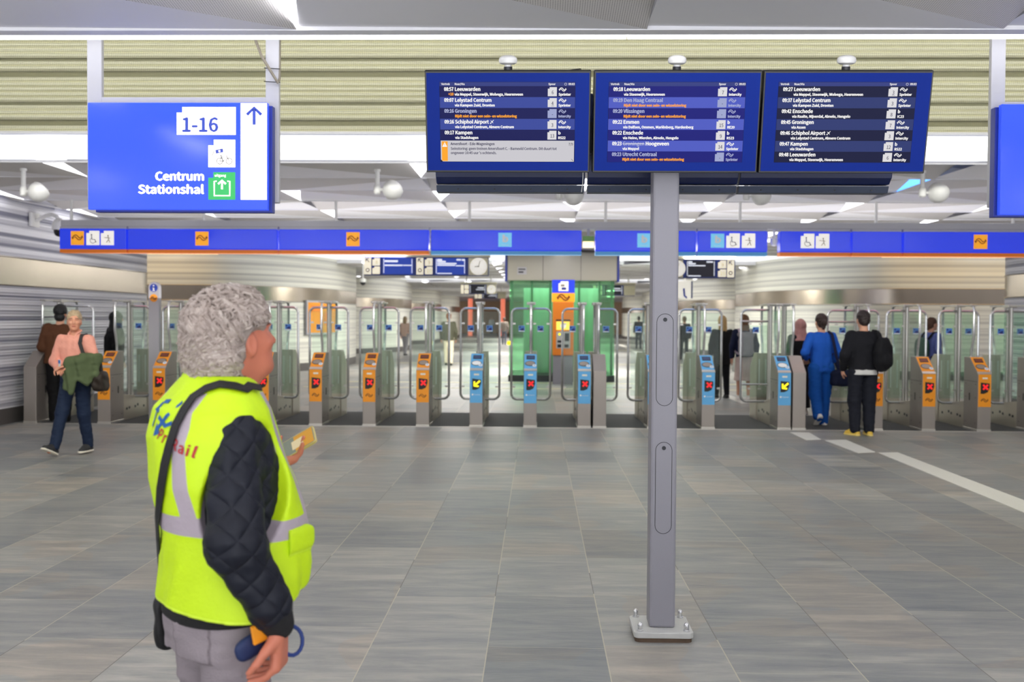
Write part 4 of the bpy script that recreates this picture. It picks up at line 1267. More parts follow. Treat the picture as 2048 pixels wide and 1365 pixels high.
def board(px0, px1, py0, py1, Y, label, style, hasclock):
    a, b = at(px0, py0, Y), at(px1, py1, Y)
    W, H = b.x - a.x, a.z - b.z
    t = empty('platform_board', (a.x, Y, b.z), 0, label, 'departure board', 'platform boards in the passage')
    k = W / (px1 - px0)
    q = MB(); q.box(0, W, 0, .25, 0, H); hs = q.build('housing', M['board_blue'], t, smooth=False, bevel=.01)
    q = MB(); q.box(-.03, W + .03, .02, .23, H + .004, H + .09); q.build('top_profile', M['board_cream'], t, smooth=False)
    for xx in (.15 * W, .85 * W):
        q = MB(); q.tube([(xx, .12, H + .09), (xx, .12, HC - b.z + .02)], .03, 8); q.build('hanger', M['white_plastic'], t)
    f = Flat(.004, -.001)
    z = lambda v: H * (1 - v)
    def strip(x, wd):
        f.rect(x, x + wd, z(.95), z(.04), M['board_white'], 1); f.arrow(x + wd / 2, z(.2), wd * .7, 135, wd * .12, M['navy_ink'], 2); f.disc(x + wd / 2, z(.72), wd * .3, M['navy_ink'], 2); f.disc(x + wd / 2, z(.72), wd * .17, M['board_white'], 3)
    def plates(x, wd, n1, n2):
        for n, v0, v1 in ((n1, .06, .47), (n2, .53, .93)):
            f.tagbox(x, x + wd, z(v1), z(v0), wd * .25, wd * .2, M['board_white'], 1); f.text(n, x + wd * .55, z(v1 - .08), H * .2, M['reader_oval'], 2, 'C', .9)
    def lcd(x, wd, m, lines):
        f.rect(x, x + wd, z(.94), z(.05), m, 1)
        f.rect(x + wd * .02, x + wd * .04, z(.88), z(.1), M['board_ink'], 2); f.rect(x + wd * .96, x + wd * .98, z(.88), z(.1), M['board_ink'], 2)
        for (u0, u1, v, h) in lines: f.rect(x + wd * u0, x + wd * u1, z(v + h), z(v), M['board_ink'], 2)
    if style == 'big':
        strip(.5 * k, 14 * k); plates(17 * k, 15 * k, '8', ''); lcd(38 * k, 60 * k, M['board_lcd'], [(.06, .5, .18, .1), (.06, .66, .42, .07), (.68, .95, .43, .05)])
        strip(105 * k, 14 * k); plates(122 * k, 15 * k, '9', '10'); lcd(143 * k, 60 * k, M['board_lcd'], [(.06, .22, .1, .09), (.06, .34, .2, .08), (.06, .7, .31, .07), (.06, .66, .41, .06), (.68, .95, .44, .05), (.7, .85, .1, .08), (.88, .96, .1, .09), (.06, .55, .86, .05)])
        f.rect(209 * k, W - .01, z(.97), z(.03), M['board_cream'], 1)
    elif style == 'right':
        f.rect(0, 17 * k, z(.97), z(.03), M['board_cream'], 1); lcd(24 * k, 57 * k, M['board_lcd_dark'], [(.06, .2, .1, .08), (.06, .32, .2, .07), (.06, .66, .31, .05), (.7, .92, .1, .07), (.06, .5, .86, .05)])
        plates(87 * k, 16 * k, '9', '10'); strip(105 * k, 14 * k)
    else:
        f.rect(0, W * .08, z(.95), z(.05), M['board_white'], 1); f.rect(W * .1, W * .22, z(.48), z(.06), M['board_white'], 1); f.rect(W * .1, W * .22, z(.94), z(.54), M['board_white'], 1)
        lcd(W * .25, W * .45, M['board_lcd_dark'], [(.5, .9, .3, .08), (.4, .95, .5, .06)]); f.rect(W * .73, W, z(.97), z(.03), M['board_cream'], 1)
    f.build('panel', hs)
    if hasclock: clock(t, *hasclock(W, H, k))


board(728, 977, 514, 552, 22.6, 'blue platform board with tracks 8, 9 and 10 and a clock, left of the lift', 'big', lambda W, H, k: (229 * k, H * .5, 16 * k))
board(1349, 1470, 519, 557, 22.6, 'blue platform board with dark screen and tracks 9 and 10, right of the screen post', 'right', lambda W, H, k: (6 * k, H * .5, 15 * k))
board(922, 992, 569, 589, 41, 'small distant blue platform board with clock, left of the lift', 'small', lambda W, H, k: (W * .87, H * .5, H * .42))
board(1186, 1270, 570, 592, 41, 'small distant blue platform board just right of the lift', 'small', None)
board(950, 1012, 587, 598, 56, 'farthest blue platform board beneath the small clock board', 'small', None)
c = at(1370, 582, 40)
t = empty('white_lit_sign', (c.x, 40, c.z - .3), 0, 'small white lit sign with blue mark right of the screen post', 'sign')
q = MB(); q.box(-.42, .3, 0, .1, 0, .68); q.tube([(0, .05, .68), (0, .05, HC - c.z + .32)], .04, 8); bx = q.build('light_box', M['picto_white'], t, smooth=False)
f = Flat(.01, 0); f.stroke([(-.05, .4), (-.02, .1), (.08, .02)], .08, M['dir_ink'], 1); f.rect(.24, .3, 0, .68, M['board_blue'], 1); f.build('mark', bx)
# ------------------------------------------------------------------ soft-body modelling: distance fields and surface nets
def smin(a, b, k):
    h = np.clip(.5 + .5 * (b - a) / k, 0, 1)
    return b + (a - b) * h - k * h * (1 - h)


_RS = np.random.RandomState(7)
_WK = _RS.normal(size=(40, 3)); _WK /= np.linalg.norm(_WK, axis=1)[:, None]
_WP = _RS.uniform(0, 6.28, 40)


def wob(x, y, z, freq, seed=0, n=5):
    """smooth pseudo noise, about -1..1"""
    o = 0
    for i in range(n):
        k = _WK[(i + seed * 5) % 40] * freq * (1 + .35 * i)
        o = o + np.sin(k[0] * x + k[1] * y + k[2] * z + _WP[(i + seed * 7) % 40]) / (1 + .3 * i)
    return o / n * 1.6


class Sdf:
    def __init__(s, lo, hi, vox):
        s.lo = np.array(lo, float); s.v = vox
        s.n = np.ceil((np.array(hi) - s.lo) / vox).astype(int) + 1
        s.ax = [(s.lo[i] + vox * np.arange(s.n[i])).astype(np.float32) for i in range(3)]
        s.d = np.full(s.n, 9.0, np.float32)

    def win(s, lo, hi, m):
        sl = []
        for i in range(3):
            a = int(max(0, math.floor((lo[i] - m - s.lo[i]) / s.v))); b = int(min(s.n[i], math.ceil((hi[i] + m - s.lo[i]) / s.v) + 1))
            if b <= a: return None, None
            sl.append(slice(a, b))
        X = s.ax[0][sl[0]][:, None, None]; Y = s.ax[1][sl[1]][None, :, None]; Z = s.ax[2][sl[2]][None, None, :]
        return tuple(sl), (X, Y, Z)

    def put(s, sl, q, k, mode):
        d = s.d[sl]
        if mode == 'add': s.d[sl] = smin(d, q, k)
        elif mode == 'sub': s.d[sl] = -smin(-d, q, k)
        elif mode == 'int': s.d[sl] = -smin(-d, -q, k)

    def cone(s, a, b, r1, r2, k=.02, mode='add'):
        a = np.array(a, float); b = np.array(b, float)
        r = max(r1, r2); m = r + k * 1.5 + 2 * s.v
        sl, g = s.win(np.minimum(a, b), np.maximum(a, b), m)
        if sl is None: return s
        ba = b - a; L2 = max(float(ba @ ba), 1e-9)
        px, py, pz = g[0] - a[0], g[1] - a[1], g[2] - a[2]
        t = np.clip((px * ba[0] + py * ba[1] + pz * ba[2]) / L2, 0, 1)
        q = np.sqrt((px - t * ba[0]) ** 2 + (py - t * ba[1]) ** 2 + (pz - t * ba[2]) ** 2) - (r1 + (r2 - r1) * t)
        s.put(sl, q.astype(np.float32), k, mode); return s

    def chain(s, pts, rs, k=.02, mode='add'):
        for i in range(len(pts) - 1): s.cone(pts[i], pts[i + 1], rs[i], rs[i + 1], k, mode)
        return s

    def ell(s, c, r, k=.02, rot=None, mode='add', p=2.0):
        c = np.array(c, float); r = np.array(r, float); R_ = float(r.max()); m = k * 1.5 + 2 * s.v
        sl, g = s.win(c - R_, c + R_, m)
        if sl is None: return s
        x, y, z = g[0] - c[0], g[1] - c[1], g[2] - c[2]
        if rot is not None:
            M_ = np.array(rot)  # columns = local axes
            x, y, z = (x * M_[0, i] + y * M_[1, i] + z * M_[2, i] for i in range(3))
        e = (np.abs(x / r[0]) ** p + np.abs(y / r[1]) ** p + np.abs(z / r[2]) ** p) ** (1 / p)
        e2 = np.sqrt((x / r[0] ** 2) ** 2 + (y / r[1] ** 2) ** 2 + (z / r[2] ** 2) ** 2) + 1e-6
        q = np.where(p == 2.0, e * (e - 1) / e2, (e - 1) * float(r.min()))
        s.put(sl, q.astype(np.float32), k, mode); return s

    def loft(s, secs, k=.02, mode='add', p=2.3, fold=None):
        """secs: (z, cx, cy, half depth x, half width y), rising in z"""
        S = np.array(secs, float); zz = S[:, 0]
        lo = [(S[:, 1] - S[:, 3]).min(), (S[:, 2] - S[:, 4]).min(), zz[0]]; hi = [(S[:, 1] + S[:, 3]).max(), (S[:, 2] + S[:, 4]).max(), zz[-1]]
        sl, g = s.win(np.array(lo), np.array(hi), k * 1.5 + 3 * s.v + (.03 if fold else 0))
        if sl is None: return s
        zv = g[2][0, 0, :]
        def ip(col):  # smooth interpolation
            from_ = np.interp(zv, zz, S[:, col])
            w = np.ones(5) / 5
            return from_[None, None, :]
        cx, cy, a, b = ip(1), ip(2), ip(3), ip(4)
        e = (np.abs((g[0] - cx) / a) ** p + np.abs((g[1] - cy) / b) ** p) ** (1 / p)
        q = (e - 1) * np.minimum(a, b)
        q = np.maximum(q, np.maximum(zz[0] - g[2], g[2] - zz[-1]))
        if fold is not None: q = q + fold(g[0], g[1], g[2])
        s.put(sl, q.astype(np.float32), k, mode); return s

    def displace(s, f):
        X, Y, Z = s.ax[0][:, None, None], s.ax[1][None, :, None], s.ax[2][None, None, :]
        near = np.abs(s.d) < .05
        q = f(X, Y, Z)
        s.d = np.where(near, s.d + q, s.d).astype(np.float32); return s

    def half(s, n, off, mode='int', k=.004):
        """keep the side where n.p < off"""
        X, Y, Z = s.ax[0][:, None, None], s.ax[1][None, :, None], s.ax[2][None, None, :]
        q = (n[0] * X + n[1] * Y + n[2] * Z - off).astype(np.float32)
        s.d = -smin(-s.d, -q, k); return s

    def mesh(s):
        d = s.d
        d[0], d[-1] = 1, 1; d[:, 0], d[:, -1] = 1, 1; d[:, :, 0], d[:, :, -1] = 1, 1
        ins = d < 0
        c = [ins[i:ins.shape[0] - 1 + i, j:ins.shape[1] - 1 + j, k:ins.shape[2] - 1 + k] for i in (0, 1) for j in (0, 1) for k in (0, 1)]
        al = c[0].copy(); an = c[0].copy()
        for q in c[1:]: al &= q; an |= q
        act = np.argwhere(an & ~al)
        if not len(act): return np.zeros((0, 3)), np.zeros((0, 4), int)
        idx = np.full(an.shape, -1, np.int64); idx[tuple(act.T)] = np.arange(len(act))
        acc = np.zeros((len(act), 3)); cnt = np.zeros(len(act))
        co = np.array([(i, j, k) for i in (0, 1) for j in (0, 1) for k in (0, 1)])
        val = np.stack([d[act[:, 0] + o[0], act[:, 1] + o[1], act[:, 2] + o[2]] for o in co], 1)
        for a in range(8):
            for b in range(a + 1, 8):
                if np.abs(co[a] - co[b]).sum() != 1: continue
                va, vb = val[:, a], val[:, b]
                m = (va < 0) != (vb < 0)
                t = np.where(m, va / np.where(m, va - vb, 1), 0)
                acc += np.where(m[:, None], co[a] + t[:, None] * (co[b] - co[a]), 0); cnt += m
        V = s.lo + s.v * (act + acc / cnt[:, None])
        F = []
        for ax in range(3):
            o = [0, 0, 0]; o[ax] = 1
            A = ins[:ins.shape[0] - o[0], :ins.shape[1] - o[1], :ins.shape[2] - o[2]]; B = ins[o[0]:, o[1]:, o[2]:]
            e = np.argwhere(A != B)
            u, w = [(1, 2), (2, 0), (0, 1)][ax]
            e = e[(e[:, u] > 0) & (e[:, w] > 0)]
            flip = A[tuple(e.T)]
            def cell(du, dw):
                q = e.copy(); q[:, u] -= du; q[:, w] -= dw
                return idx[tuple(q.T)]
            Q = np.stack([cell(1, 1), cell(0, 1), cell(0, 0), cell(1, 0)], 1)
            Q = np.where(flip[:, None], Q, Q[:, ::-1])
            F.append(Q)
        return V, np.concatenate(F)


def relax(V, F, it=1, lam=.5):
    """laplacian smoothing over quad edges"""
    for _ in range(it):
        acc = np.zeros_like(V); cnt = np.zeros(len(V))
        for a, b in ((0, 1), (1, 2), (2, 3), (3, 0)):
            np.add.at(acc, F[:, a], V[F[:, b]]); np.add.at(acc, F[:, b], V[F[:, a]])
            np.add.at(cnt, F[:, a], 1); np.add.at(cnt, F[:, b], 1)
        V = V + lam * (acc / np.maximum(cnt, 1)[:, None] - V)
    return V


def net_object(name, S, mats, parent, smooth_it=1, attrs=None, matfun=None):
    V, F = S.mesh()
    V = relax(V, F, smooth_it)
    me = bpy.data.meshes.new(name)
    me.vertices.add(len(V)); me.vertices.foreach_set('co', V.astype(np.float32).ravel())
    me.loops.add(F.size); me.loops.foreach_set('vertex_index', F.astype(np.int32).ravel())
    me.polygons.add(len(F)); me.polygons.foreach_set('loop_start', np.arange(0, F.size, 4, dtype=np.int32)); me.polygons.foreach_set('loop_total', np.full(len(F), 4, np.int32))
    me.update(calc_edges=True)
    if not isinstance(mats, (list, tuple)): mats = [mats]
    for m in mats: me.materials.append(m)
    if matfun is not None:
        C = V[F].mean(1)
        me.polygons.foreach_set('material_index', matfun(C).astype(np.int32))
    for k, fn in (attrs or {}).items():
        a = me.attributes.new(k, 'FLOAT', 'POINT'); a.data.foreach_set('value', fn(V).astype(np.float32))
    me.shade_smooth()
    o = bpy.data.objects.new(name, me); COL.objects.link(o); o.parent = parent
    return o


def masked_mat(name, rgb, masks, rough=.6, bump=0.0, bscale=120, var=.06, sheen=0.0, sss=0.0, quilt=0.0):
    """principled material; each mask attribute (>0) switches in its own colour"""
    m = mat(name, rgb, rough, bump=bump, bscale=bscale, var=var, vscale=14)
    nt = m.node_tree; b = nt.nodes['Principled BSDF']
    src = b.inputs['Base Color'].links[0].from_socket if b.inputs['Base Color'].links else None
    for att, col, soft in masks:
        an = nt.nodes.new('ShaderNodeAttribute'); an.attribute_name = att
        mr = nt.nodes.new('ShaderNodeMapRange'); mr.inputs['From Min'].default_value = -soft; mr.inputs['From Max'].default_value = soft
        nt.links.new(an.outputs['Fac'], mr.inputs['Value'])
        mx = nt.nodes.new('ShaderNodeMix'); mx.data_type = 'RGBA'
        if src is not None: nt.links.new(src, mx.inputs[6])
        else: mx.inputs[6].default_value = s2l(rgb) + (1,)
        mx.inputs[7].default_value = s2l(col) + (1,)
        nt.links.new(mr.outputs[0], mx.inputs[0]); src = mx.outputs[2]
    if src is not None: nt.links.new(src, b.inputs['Base Color'])
    if sss:
        b.inputs['Subsurface Weight'].default_value = sss; b.inputs['Subsurface Radius'].default_value = (.012, .005, .003); b.inputs['Subsurface Scale'].default_value = .6
    if sheen: b.inputs['Sheen Weight'].default_value = sheen
    return m


def frame_rot(yaw=0, pitch=0, roll=0):
    """local axes (columns): x forward, y left, z up; pitch>0 looks up"""
    return np.array(Matrix.Rotation(R(yaw), 3, 'Z') @ Matrix.Rotation(R(-pitch), 3, 'Y') @ Matrix.Rotation(R(roll), 3, 'X'))


SKIN = {}


def skin(tone):
    if tone not in SKIN:
        SKIN[tone] = masked_mat('skin_tone', tone, [('lip', tuple(int(v * f) for v, f in zip(tone, (.82, .62, .6))), .002), ('brow', tuple(int(v * .5) for v in tone), .002)], .5, bump=.05, bscale=300, sss=.12)
    return SKIN[tone]


def put_hand(S, w, d, n, side, curl=.35, sc=1.0, k=.008, tight=False):
    """palm and five bent fingers; w wrist, d pointing direction, n palm normal, side +1 when the thumb lies along n x d"""
    w, d, n = np.array(w, float), np.array(d, float), np.array(n, float)
    d /= np.linalg.norm(d); n -= d * (n @ d); n /= np.linalg.norm(n); t = np.cross(n, d) * side
    L = .088 * sc
    for o in (-.026, -.009, .009, .026):
        S.cone(w + t * o * .55 * sc, w + d * L + t * o * sc, .0165 * sc, .0125 * sc, .012)
    for i, (o, ln) in enumerate(((.030, .068), (.010, .077), (-.010, .072), (-.029, .056))):
        p = w + d * L * .98 + t * o * sc; a = curl * (1 + .12 * i); dd = d.copy()
        rr = [.0098, .009, .0082, .0072]
        for j, fr in enumerate((.45, .31, .24)):
            ang = a * (1.0 if j else .8)
            dd = dd * math.cos(ang) + n * math.sin(ang); dd /= np.linalg.norm(dd)
            n_ = n - dd * (n @ dd)
            q = p + dd * ln * fr * sc + t * o * .06 * sc
            S.cone(p, q, rr[j] * sc, rr[j + 1] * sc, .004)
            p = q; nn = n_
    p = w + d * .022 * sc + t * .022 * sc; q = p + (t * .72 + d * .5 + n * .35) * .042 * sc; r = q + (d * .8 + t * .25 + n * .55) * .032 * sc; u = r + (d * .75 + n * .65) * .026 * sc
    S.cone(p, q, .016 * sc, .0118 * sc, .008); S.cone(q, r, .0112 * sc, .0098 * sc, .004); S.cone(r, u, .0096 * sc, .0078 * sc, .004)
    return S


def put_head(S, hc, Rt, sc=1.0, fine=True):
    T = lambda p: hc + Rt @ (np.array(p, float) * sc)
    E = lambda c, r, k, mode='add': S.ell(T(c), np.array(r) * sc, k * sc, Rt, mode)
    E((-.012, 0, .035), (.098, .076, .088), .02)            # cranium
    E((.03, 0, -.02), (.064, .066, .086), .03)              # face mass
    E((.046, 0, -.082), (.044, .046, .036), .03)            # jaw
    E((.074, 0, -.098), (.022, .026, .018), .02)            # chin
    E((-.03, 0, -.03), (.065, .062, .06), .03)              # base of skull
    for s in (-1, 1):
        E((.06, s * .04, -.022), (.028, .024, .02), .02)    # cheekbones
        E((-.005, s * .078, -.012), (.021, .010, .034), .008)   # ears
        if fine:
            E((-.001, s * .087, -.008), (.011, .006, .020), .005, 'sub')
            E((.088, s * .032, .008), (.016, .019, .012), .010, 'sub')   # eye sockets
            E((.075, s * .032, .007), (.0125, .0125, .0125), .004)          # eyelids over the eyes
            E((.084, s * .032, .024), (.014, .024, .007), .010)          # brow ridge
    S.cone(T((.090, 0, .012)), T((.112, 0, -.030)), .0095 * sc, .0135 * sc, .012 * sc)   # nose
    for s in (-1, 1): E((.098, s * .011, -.034), (.013, .009, .009), .006)
    if fine:
        E((.092, 0, -.060), (.011, .024, .007), .006); E((.090, 0, -.071), (.011, .021, .007), .006)
        E((.104, 0, -.0655), (.012, .022, .0018), .002, 'sub')
    return T


def head_attrs(hc, Rt, sc=1.0):
    def loc(V): return (V - hc) @ Rt / sc
    def lip(V):
        p = loc(V); return np.where(p[:, 0] > .07, .010 - np.sqrt((p[:, 1] * .42) ** 2 + ((p[:, 2] + .0655)) ** 2), -.02)
    def brow(V):
        p = loc(V); return np.where(p[:, 0] > .05, .006 - np.abs(p[:, 2] - .030 + .15 * np.maximum(0, np.abs(p[:, 1]) - .035)) - np.maximum(0, np.abs(np.abs(p[:, 1]) - .034) - .016), -.02)
    return {'lip': lip, 'brow': brow}


M['eye_white'] = mat('eye_white', (226, 222, 216), .2)
M['iris'] = mat('iris', (70, 84, 96), .15)


def add_eyes(parent, T, Rt, sc=1.0):
    for s in (-1, 1):
        b = MB(); c = T((.0745, s * .032, .0065)); b.lathe([(.001, -.0115 * sc)] + [(.0115 * sc * math.cos(R(a)), .0115 * sc * math.sin(R(a))) for a in range(-75, 76, 15)] + [(.001, .0115 * sc)], tuple(c), 14)
        f = T((.0853, s * .032, .0065)); g = MB()
        x = Vector(Rt[:, 0]); y = Vector(Rt[:, 1]); z = Vector(Rt[:, 2])
        ring = [Vector(f) + (y * math.cos(q) + z * math.sin(q)) * .0055 * sc for q in (2 * math.pi * k / 12 for k in range(12))]
        e = b.build('eye', M['eye_white'], parent)
        g.add(ring + [Vector(f) + x * .0018 * sc], [(i, (i + 1) % 12, 12) for i in range(12)]); g.build('iris', M['iris'], e)


# ------------------------------------------------------------------ a clothed figure
def joints(stride=0.0, lift=0.0, arms=None, head=(0, 0), lean=0.0, hipw=.088, shw=.185):
    J = {}
    J['pel'] = np.array((0, 0, .95)); J['chest'] = np.array((lean * .6, 0, 1.27)); J['neck'] = np.array((lean, 0, 1.46)); J['head'] = np.array((lean + .025, 0, 1.625))
    for s, S_ in ((1, 'L'), (-1, 'R')):
        J['hp' + S_] = np.array((0, s * hipw, .93)); st = stride * s
        J['an' + S_] = np.array((st, s * hipw * .95, .085 + (lift if st < 0 else 0))); J['kn' + S_] = np.array((st * .5 + .03 + abs(st) * .12, s * hipw, .50))
        J['sh' + S_] = np.array((lean * .9, s * shw, 1.415))
        J['el' + S_] = np.array((lean * .9 - .04, s * (shw + .055), 1.13)); J['wr' + S_] = np.array((lean * .9 + .05, s * (shw + .06), .88))
    for k, v in (arms or {}).items(): J[k] = np.array(v, float)
    return J


def cloth_mat(rgb, name='fabric', rough=.8, bump=.25):
    return mat(name, rgb, rough, bump=bump, bscale=90, var=.10, vscale=9, spec=.25)


def person(label, loc, heading, height, J, top, legs, shoes, hair, skin_rgb=(214, 160, 132), vox=.010, group=None, top_kind='jacket', legs_kind='trousers', hd=(0, 0), hem=.86, puff=.0, legw=1.0, hairkind='short', hands=((0, 0, -1), (0, 0, -1)), fine=False, toes=None, legs_hem=.09):
    t = empty('person', loc, R(heading), label, 'person', group)
    t.scale = (height / 1.75,) * 3
    pts = np.array(list(J.values()))
    lo = pts.min(0) - (.20, .20, .10); hi = pts.max(0) + (.22, .20, .18); lo[2] = -.02
    Rt = frame_rot(hd[0], hd[1])
    # body
    S = Sdf(lo, hi, vox)
    T = put_head(S, J['head'], Rt, 1.0, fine)
    S.cone(J['head'] + Rt @ np.array((-.02, 0, -.07)), J['neck'] + (-.01, 0, -.02), .052, .062, .03)
    S.loft([(.90, 0, 0, .085, .13), (1.05, J['chest'][0] * .3, 0, .08, .125), (1.25, J['chest'][0], 0, .09, .15), (1.42, J['neck'][0], 0, .07, .15), (1.46, J['neck'][0], 0, .05, .08)], .03)
    for s, k in ((1, 'L'), (-1, 'R')):
        S.chain([J['sh' + k], J['el' + k], J['wr' + k]], [.045, .036, .026], .02)
        hv = J['wr' + k] - J['el' + k]; hv = hv / np.linalg.norm(hv)
        pn = np.array((-.15, -s, 0.0)) if abs(hv[2]) > .6 else np.array((0, -s * .3, -1.0))
        put_hand(S, J['wr' + k], hv + np.array(hands[0 if s > 0 else 1]) * .0, pn, 1 if s < 0 else -1, .35)
        S.chain([J['hp' + k], J['kn' + k], J['an' + k]], [.075, .05, .036], .03)
        S.cone(J['an' + k], J['an' + k] + (.10, 0, -.04), .035, .025, .02)
    body = net_object('body', S, skin(skin_rgb), t, 1, head_attrs(J['head'], Rt))
    if fine: add_eyes(body, T, Rt)
    # trousers
    if legs_kind == 'trousers':
        S = Sdf(lo, hi, vox)
        S.loft([(.84, 0, 0, .11, .155), (.93, -.005, 0, .118, .165), (1.0, 0, 0, .105, .155), (1.04, 0, 0, .10, .148)], .03)
        for k in 'LR':
            a = J['an' + k].copy(); d = (J['kn' + k] - a); a2 = a + d * ((legs_hem - .085) / .42)
            S.chain([J['hp' + k] + (0, 0, -.02), J['kn' + k], a2], [.097 * legw ** .4, .072 * legw, .058 * legw], .03)
        S.displace(lambda x, y, z: .006 * wob(x, y, z * .6, 34, 1) + .004 * wob(x, y, z, 70, 3))
        net_object('trousers', S, cloth_mat(legs, 'trouser_fabric'), t, 1)
    elif legs_kind == 'skirt':
        S = Sdf(lo, hi, vox)
        S.loft([(legs_hem, .0, 0, .17 * legw, .21 * legw), (.5, 0, 0, .15 * legw, .19 * legw), (.85, 0, 0, .13, .175), (1.04, 0, 0, .10, .145)], .02)
        S.displace(lambda x, y, z: .008 * wob(x, y, z * .15, 45, 2))
        net_object('skirt', S, cloth_mat(legs, 'skirt_fabric'), t, 1)
    # top
    S = Sdf(lo, hi, vox)
    cx, nx = J['chest'][0], J['neck'][0]
    w = 1 + puff
    S.loft([(hem, 0, 0, .125 * w, .175 * w), (1.0, cx * .3, 0, .122 * w, .168 * w), (1.15, cx * .7, 0, .125 * w, .175 * w), (1.3, cx, 0, .125 * w, .188 * w), (1.40, nx, 0, .10 * w, .185), (1.445, nx, 0, .08, .13), (1.475, nx, 0, .062, .075)], .035)
    for s, k in ((1, 'L'), (-1, 'R')):
        hv = J['wr' + k] - J['el' + k]
        S.chain([J['sh' + k] + (0, -s * .015, -.015), J['el' + k], J['el' + k] + hv * .94], [.072 * w, .058 * w, .044 * w], .035)
    S.displace(lambda x, y, z: .007 * wob(x, y, z, 30, 0) + .004 * wob(x, y, z * 1.5, 62, 4))
    S.cone(J['head'] + Rt @ np.array((-.0, 0, -.06)), J['neck'] + (.02, 0, .03), .046, .062, .012, 'sub')
    o_top = net_object(top_kind, S, cloth_mat(top, 'top_fabric'), t, 1)
    # shoes
    for k in 'LR':
        a = J['an' + k]; tz = (toes or {}).get(k, 0.0); yaw = (toes or {}).get('y' + k, 0.0)
        Rf = np.array(Matrix.Rotation(R(yaw), 3, 'Z') @ Matrix.Rotation(R(-tz), 3, 'Y'))
        F = lambda p: a + Rf @ np.array(p, float)
        S = Sdf(np.minimum(F((-.12, 0, -.12)), F((.25, 0, .1))) - .1, np.maximum(F((-.12, 0, -.12)), F((.25, 0, .1))) + .1, min(vox, .007))
        S.chain([F((-.035, 0, -.045)), F((.06, 0, -.045)), F((.14, 0, -.055))], [.042, .043, .036], .02)
        S.cone(F((0, 0, .01)), F((.08, 0, -.035)), .044, .034, .03)
        nrm = Rf @ np.array((0, 0, -1.0)); S.half(nrm, float(nrm @ F((0, 0, -.07))))
        sh = net_object('shoe', S, mat('shoe_upper', shoes[0], .6, var=.1), t, 1)
        S = Sdf(S.lo, S.lo + S.v * (S.n - 1), S.v)
        S.chain([F((-.038, 0, -.07)), F((.06, 0, -.07)), F((.145, 0, -.07))], [.045, .047, .042], .02)
        S.half(nrm, float(nrm @ F((0, 0, -.085)))); S.half(-nrm, float(-nrm @ F((0, 0, -.058))))
        net_object('sole', S, mat('shoe_sole', shoes[1], .6), sh, 1)
    # hair
    hcol = mat('hair', hair, .55, bump=.8, bscale=90, var=.25, vscale=30, stretch=(1, 1, .3))
    hc = J['head']; T = lambda p: hc + Rt @ np.array(p, float)
    hv_ = min(vox, .007)
    S = Sdf(hc - (.26, .26, .42), hc + (.26, .26, .2), hv_)
    name = 'hair'
    if hairkind in ('short', 'bun', 'long'):
        S.ell(T((-.02, 0, .045)), (.106, .088, .098), .01, Rt)
        S.ell(T((-.055, 0, -.02)), (.062, .074, .075), .03, Rt)
        if hairkind == 'long': S.loft([(hc[2] - .30, hc[0] - .07, 0, .04, .085), (hc[2] - .1, hc[0] - .06, 0, .06, .09), (hc[2] + .03, hc[0] - .03, 0, .08, .09)], .03)
        S.displace(lambda x, y, z: .006 * wob(x, y, z, 80, 2) + .004 * wob(x, y, z, 160, 5))
        S.ell(T((.085, 0, -.03)), (.075, .066, .088), .012, Rt, 'sub')
        for s in (-1, 1): S.ell(T((.01, s * .09, -.03)), (.03, .03, .045), .008, Rt, 'sub')
        if hairkind == 'bun': S.ell(T((-.125, 0, -.01)), (.04, .045, .05), .012, Rt); S.ell(T((-.11, 0, -.07)), (.03, .035, .05), .02, Rt)
    elif hairkind == 'hijab':
        name = 'headscarf'
        S.ell(T((-.012, 0, .03)), (.115, .096, .108), .01, Rt); S.loft([(hc[2] - .27, hc[0] - .02, 0, .14, .19), (hc[2] - .17, hc[0] - .02, 0, .11, .12), (hc[2] - .05, hc[0] - .015, 0, .10, .092), (hc[2] + .03, hc[0] - .01, 0, .10, .09)], .04)
        S.displace(lambda x, y, z: .006 * wob(x, y, z, 40, 2))
        S.ell(T((.115, 0, -.02)), (.06, .056, .078), .015, Rt, 'sub')
    elif hairkind == 'hat':
        name = 'knit_hat'
        S.ell(T((-.018, 0, .06)), (.112, .096, .092), .01, Rt); S.loft([(hc[2] + .0, hc[0] - .02, 0, .108, .092), (hc[2] + .05, hc[0] - .02, 0, .112, .096)], .012)
        S.ell(T((-.06, 0, -.05)), (.06, .076, .07), .02, Rt)
        S.displace(lambda x, y, z: .004 * wob(x, y, z, 90, 2))
        S.ell(T((.085, 0, -.05)), (.075, .06, .09), .012, Rt, 'sub')
    net_object(name, S, hcol, t, 1)
    return t, J


def at_feet(px, py):
    g = ground(px, py); return (g.x, g.y, 0.0)


def soft_thing(name, label, cat, S, m, parent=None, loc=(0, 0, 0), rz=0.0, sc=1.0, it=1):
    o = net_object(name, S, m, None, it)
    o.location = loc; o.rotation_euler = (0, 0, rz); o.scale = (sc,) * 3
    return tag(o, label, cat)


# world point -> helper for things carried by a figure built in the figure's own frame
def same_frame(o, t):
    o.location = t.location; o.rotation_euler = t.rotation_euler; o.scale = t.scale
    return o
# ------------------------------------------------------------------ the person in the yellow vest, seen from behind
MAN_P = at(441, 1240, 2.75); PSI = 38.0
man = empty('person', (MAN_P.x, MAN_P.y, 0), R(PSI), 'grey-haired person in a yellow safety vest and grey jeans looking up at the screens', 'person')
MAN_M = Matrix.Translation((MAN_P.x, MAN_P.y, 0)) @ Matrix.Rotation(R(PSI), 4, 'Z')
MAN_I = MAN_M.inverted()


def man_ray(px, py):
    """camera ray in the figure's own frame"""
    o = MAN_I @ Vector((0, 0, CAM_H)); d = (MAN_I.to_3x3() @ ray(px, py)).normalized()
    return o, d


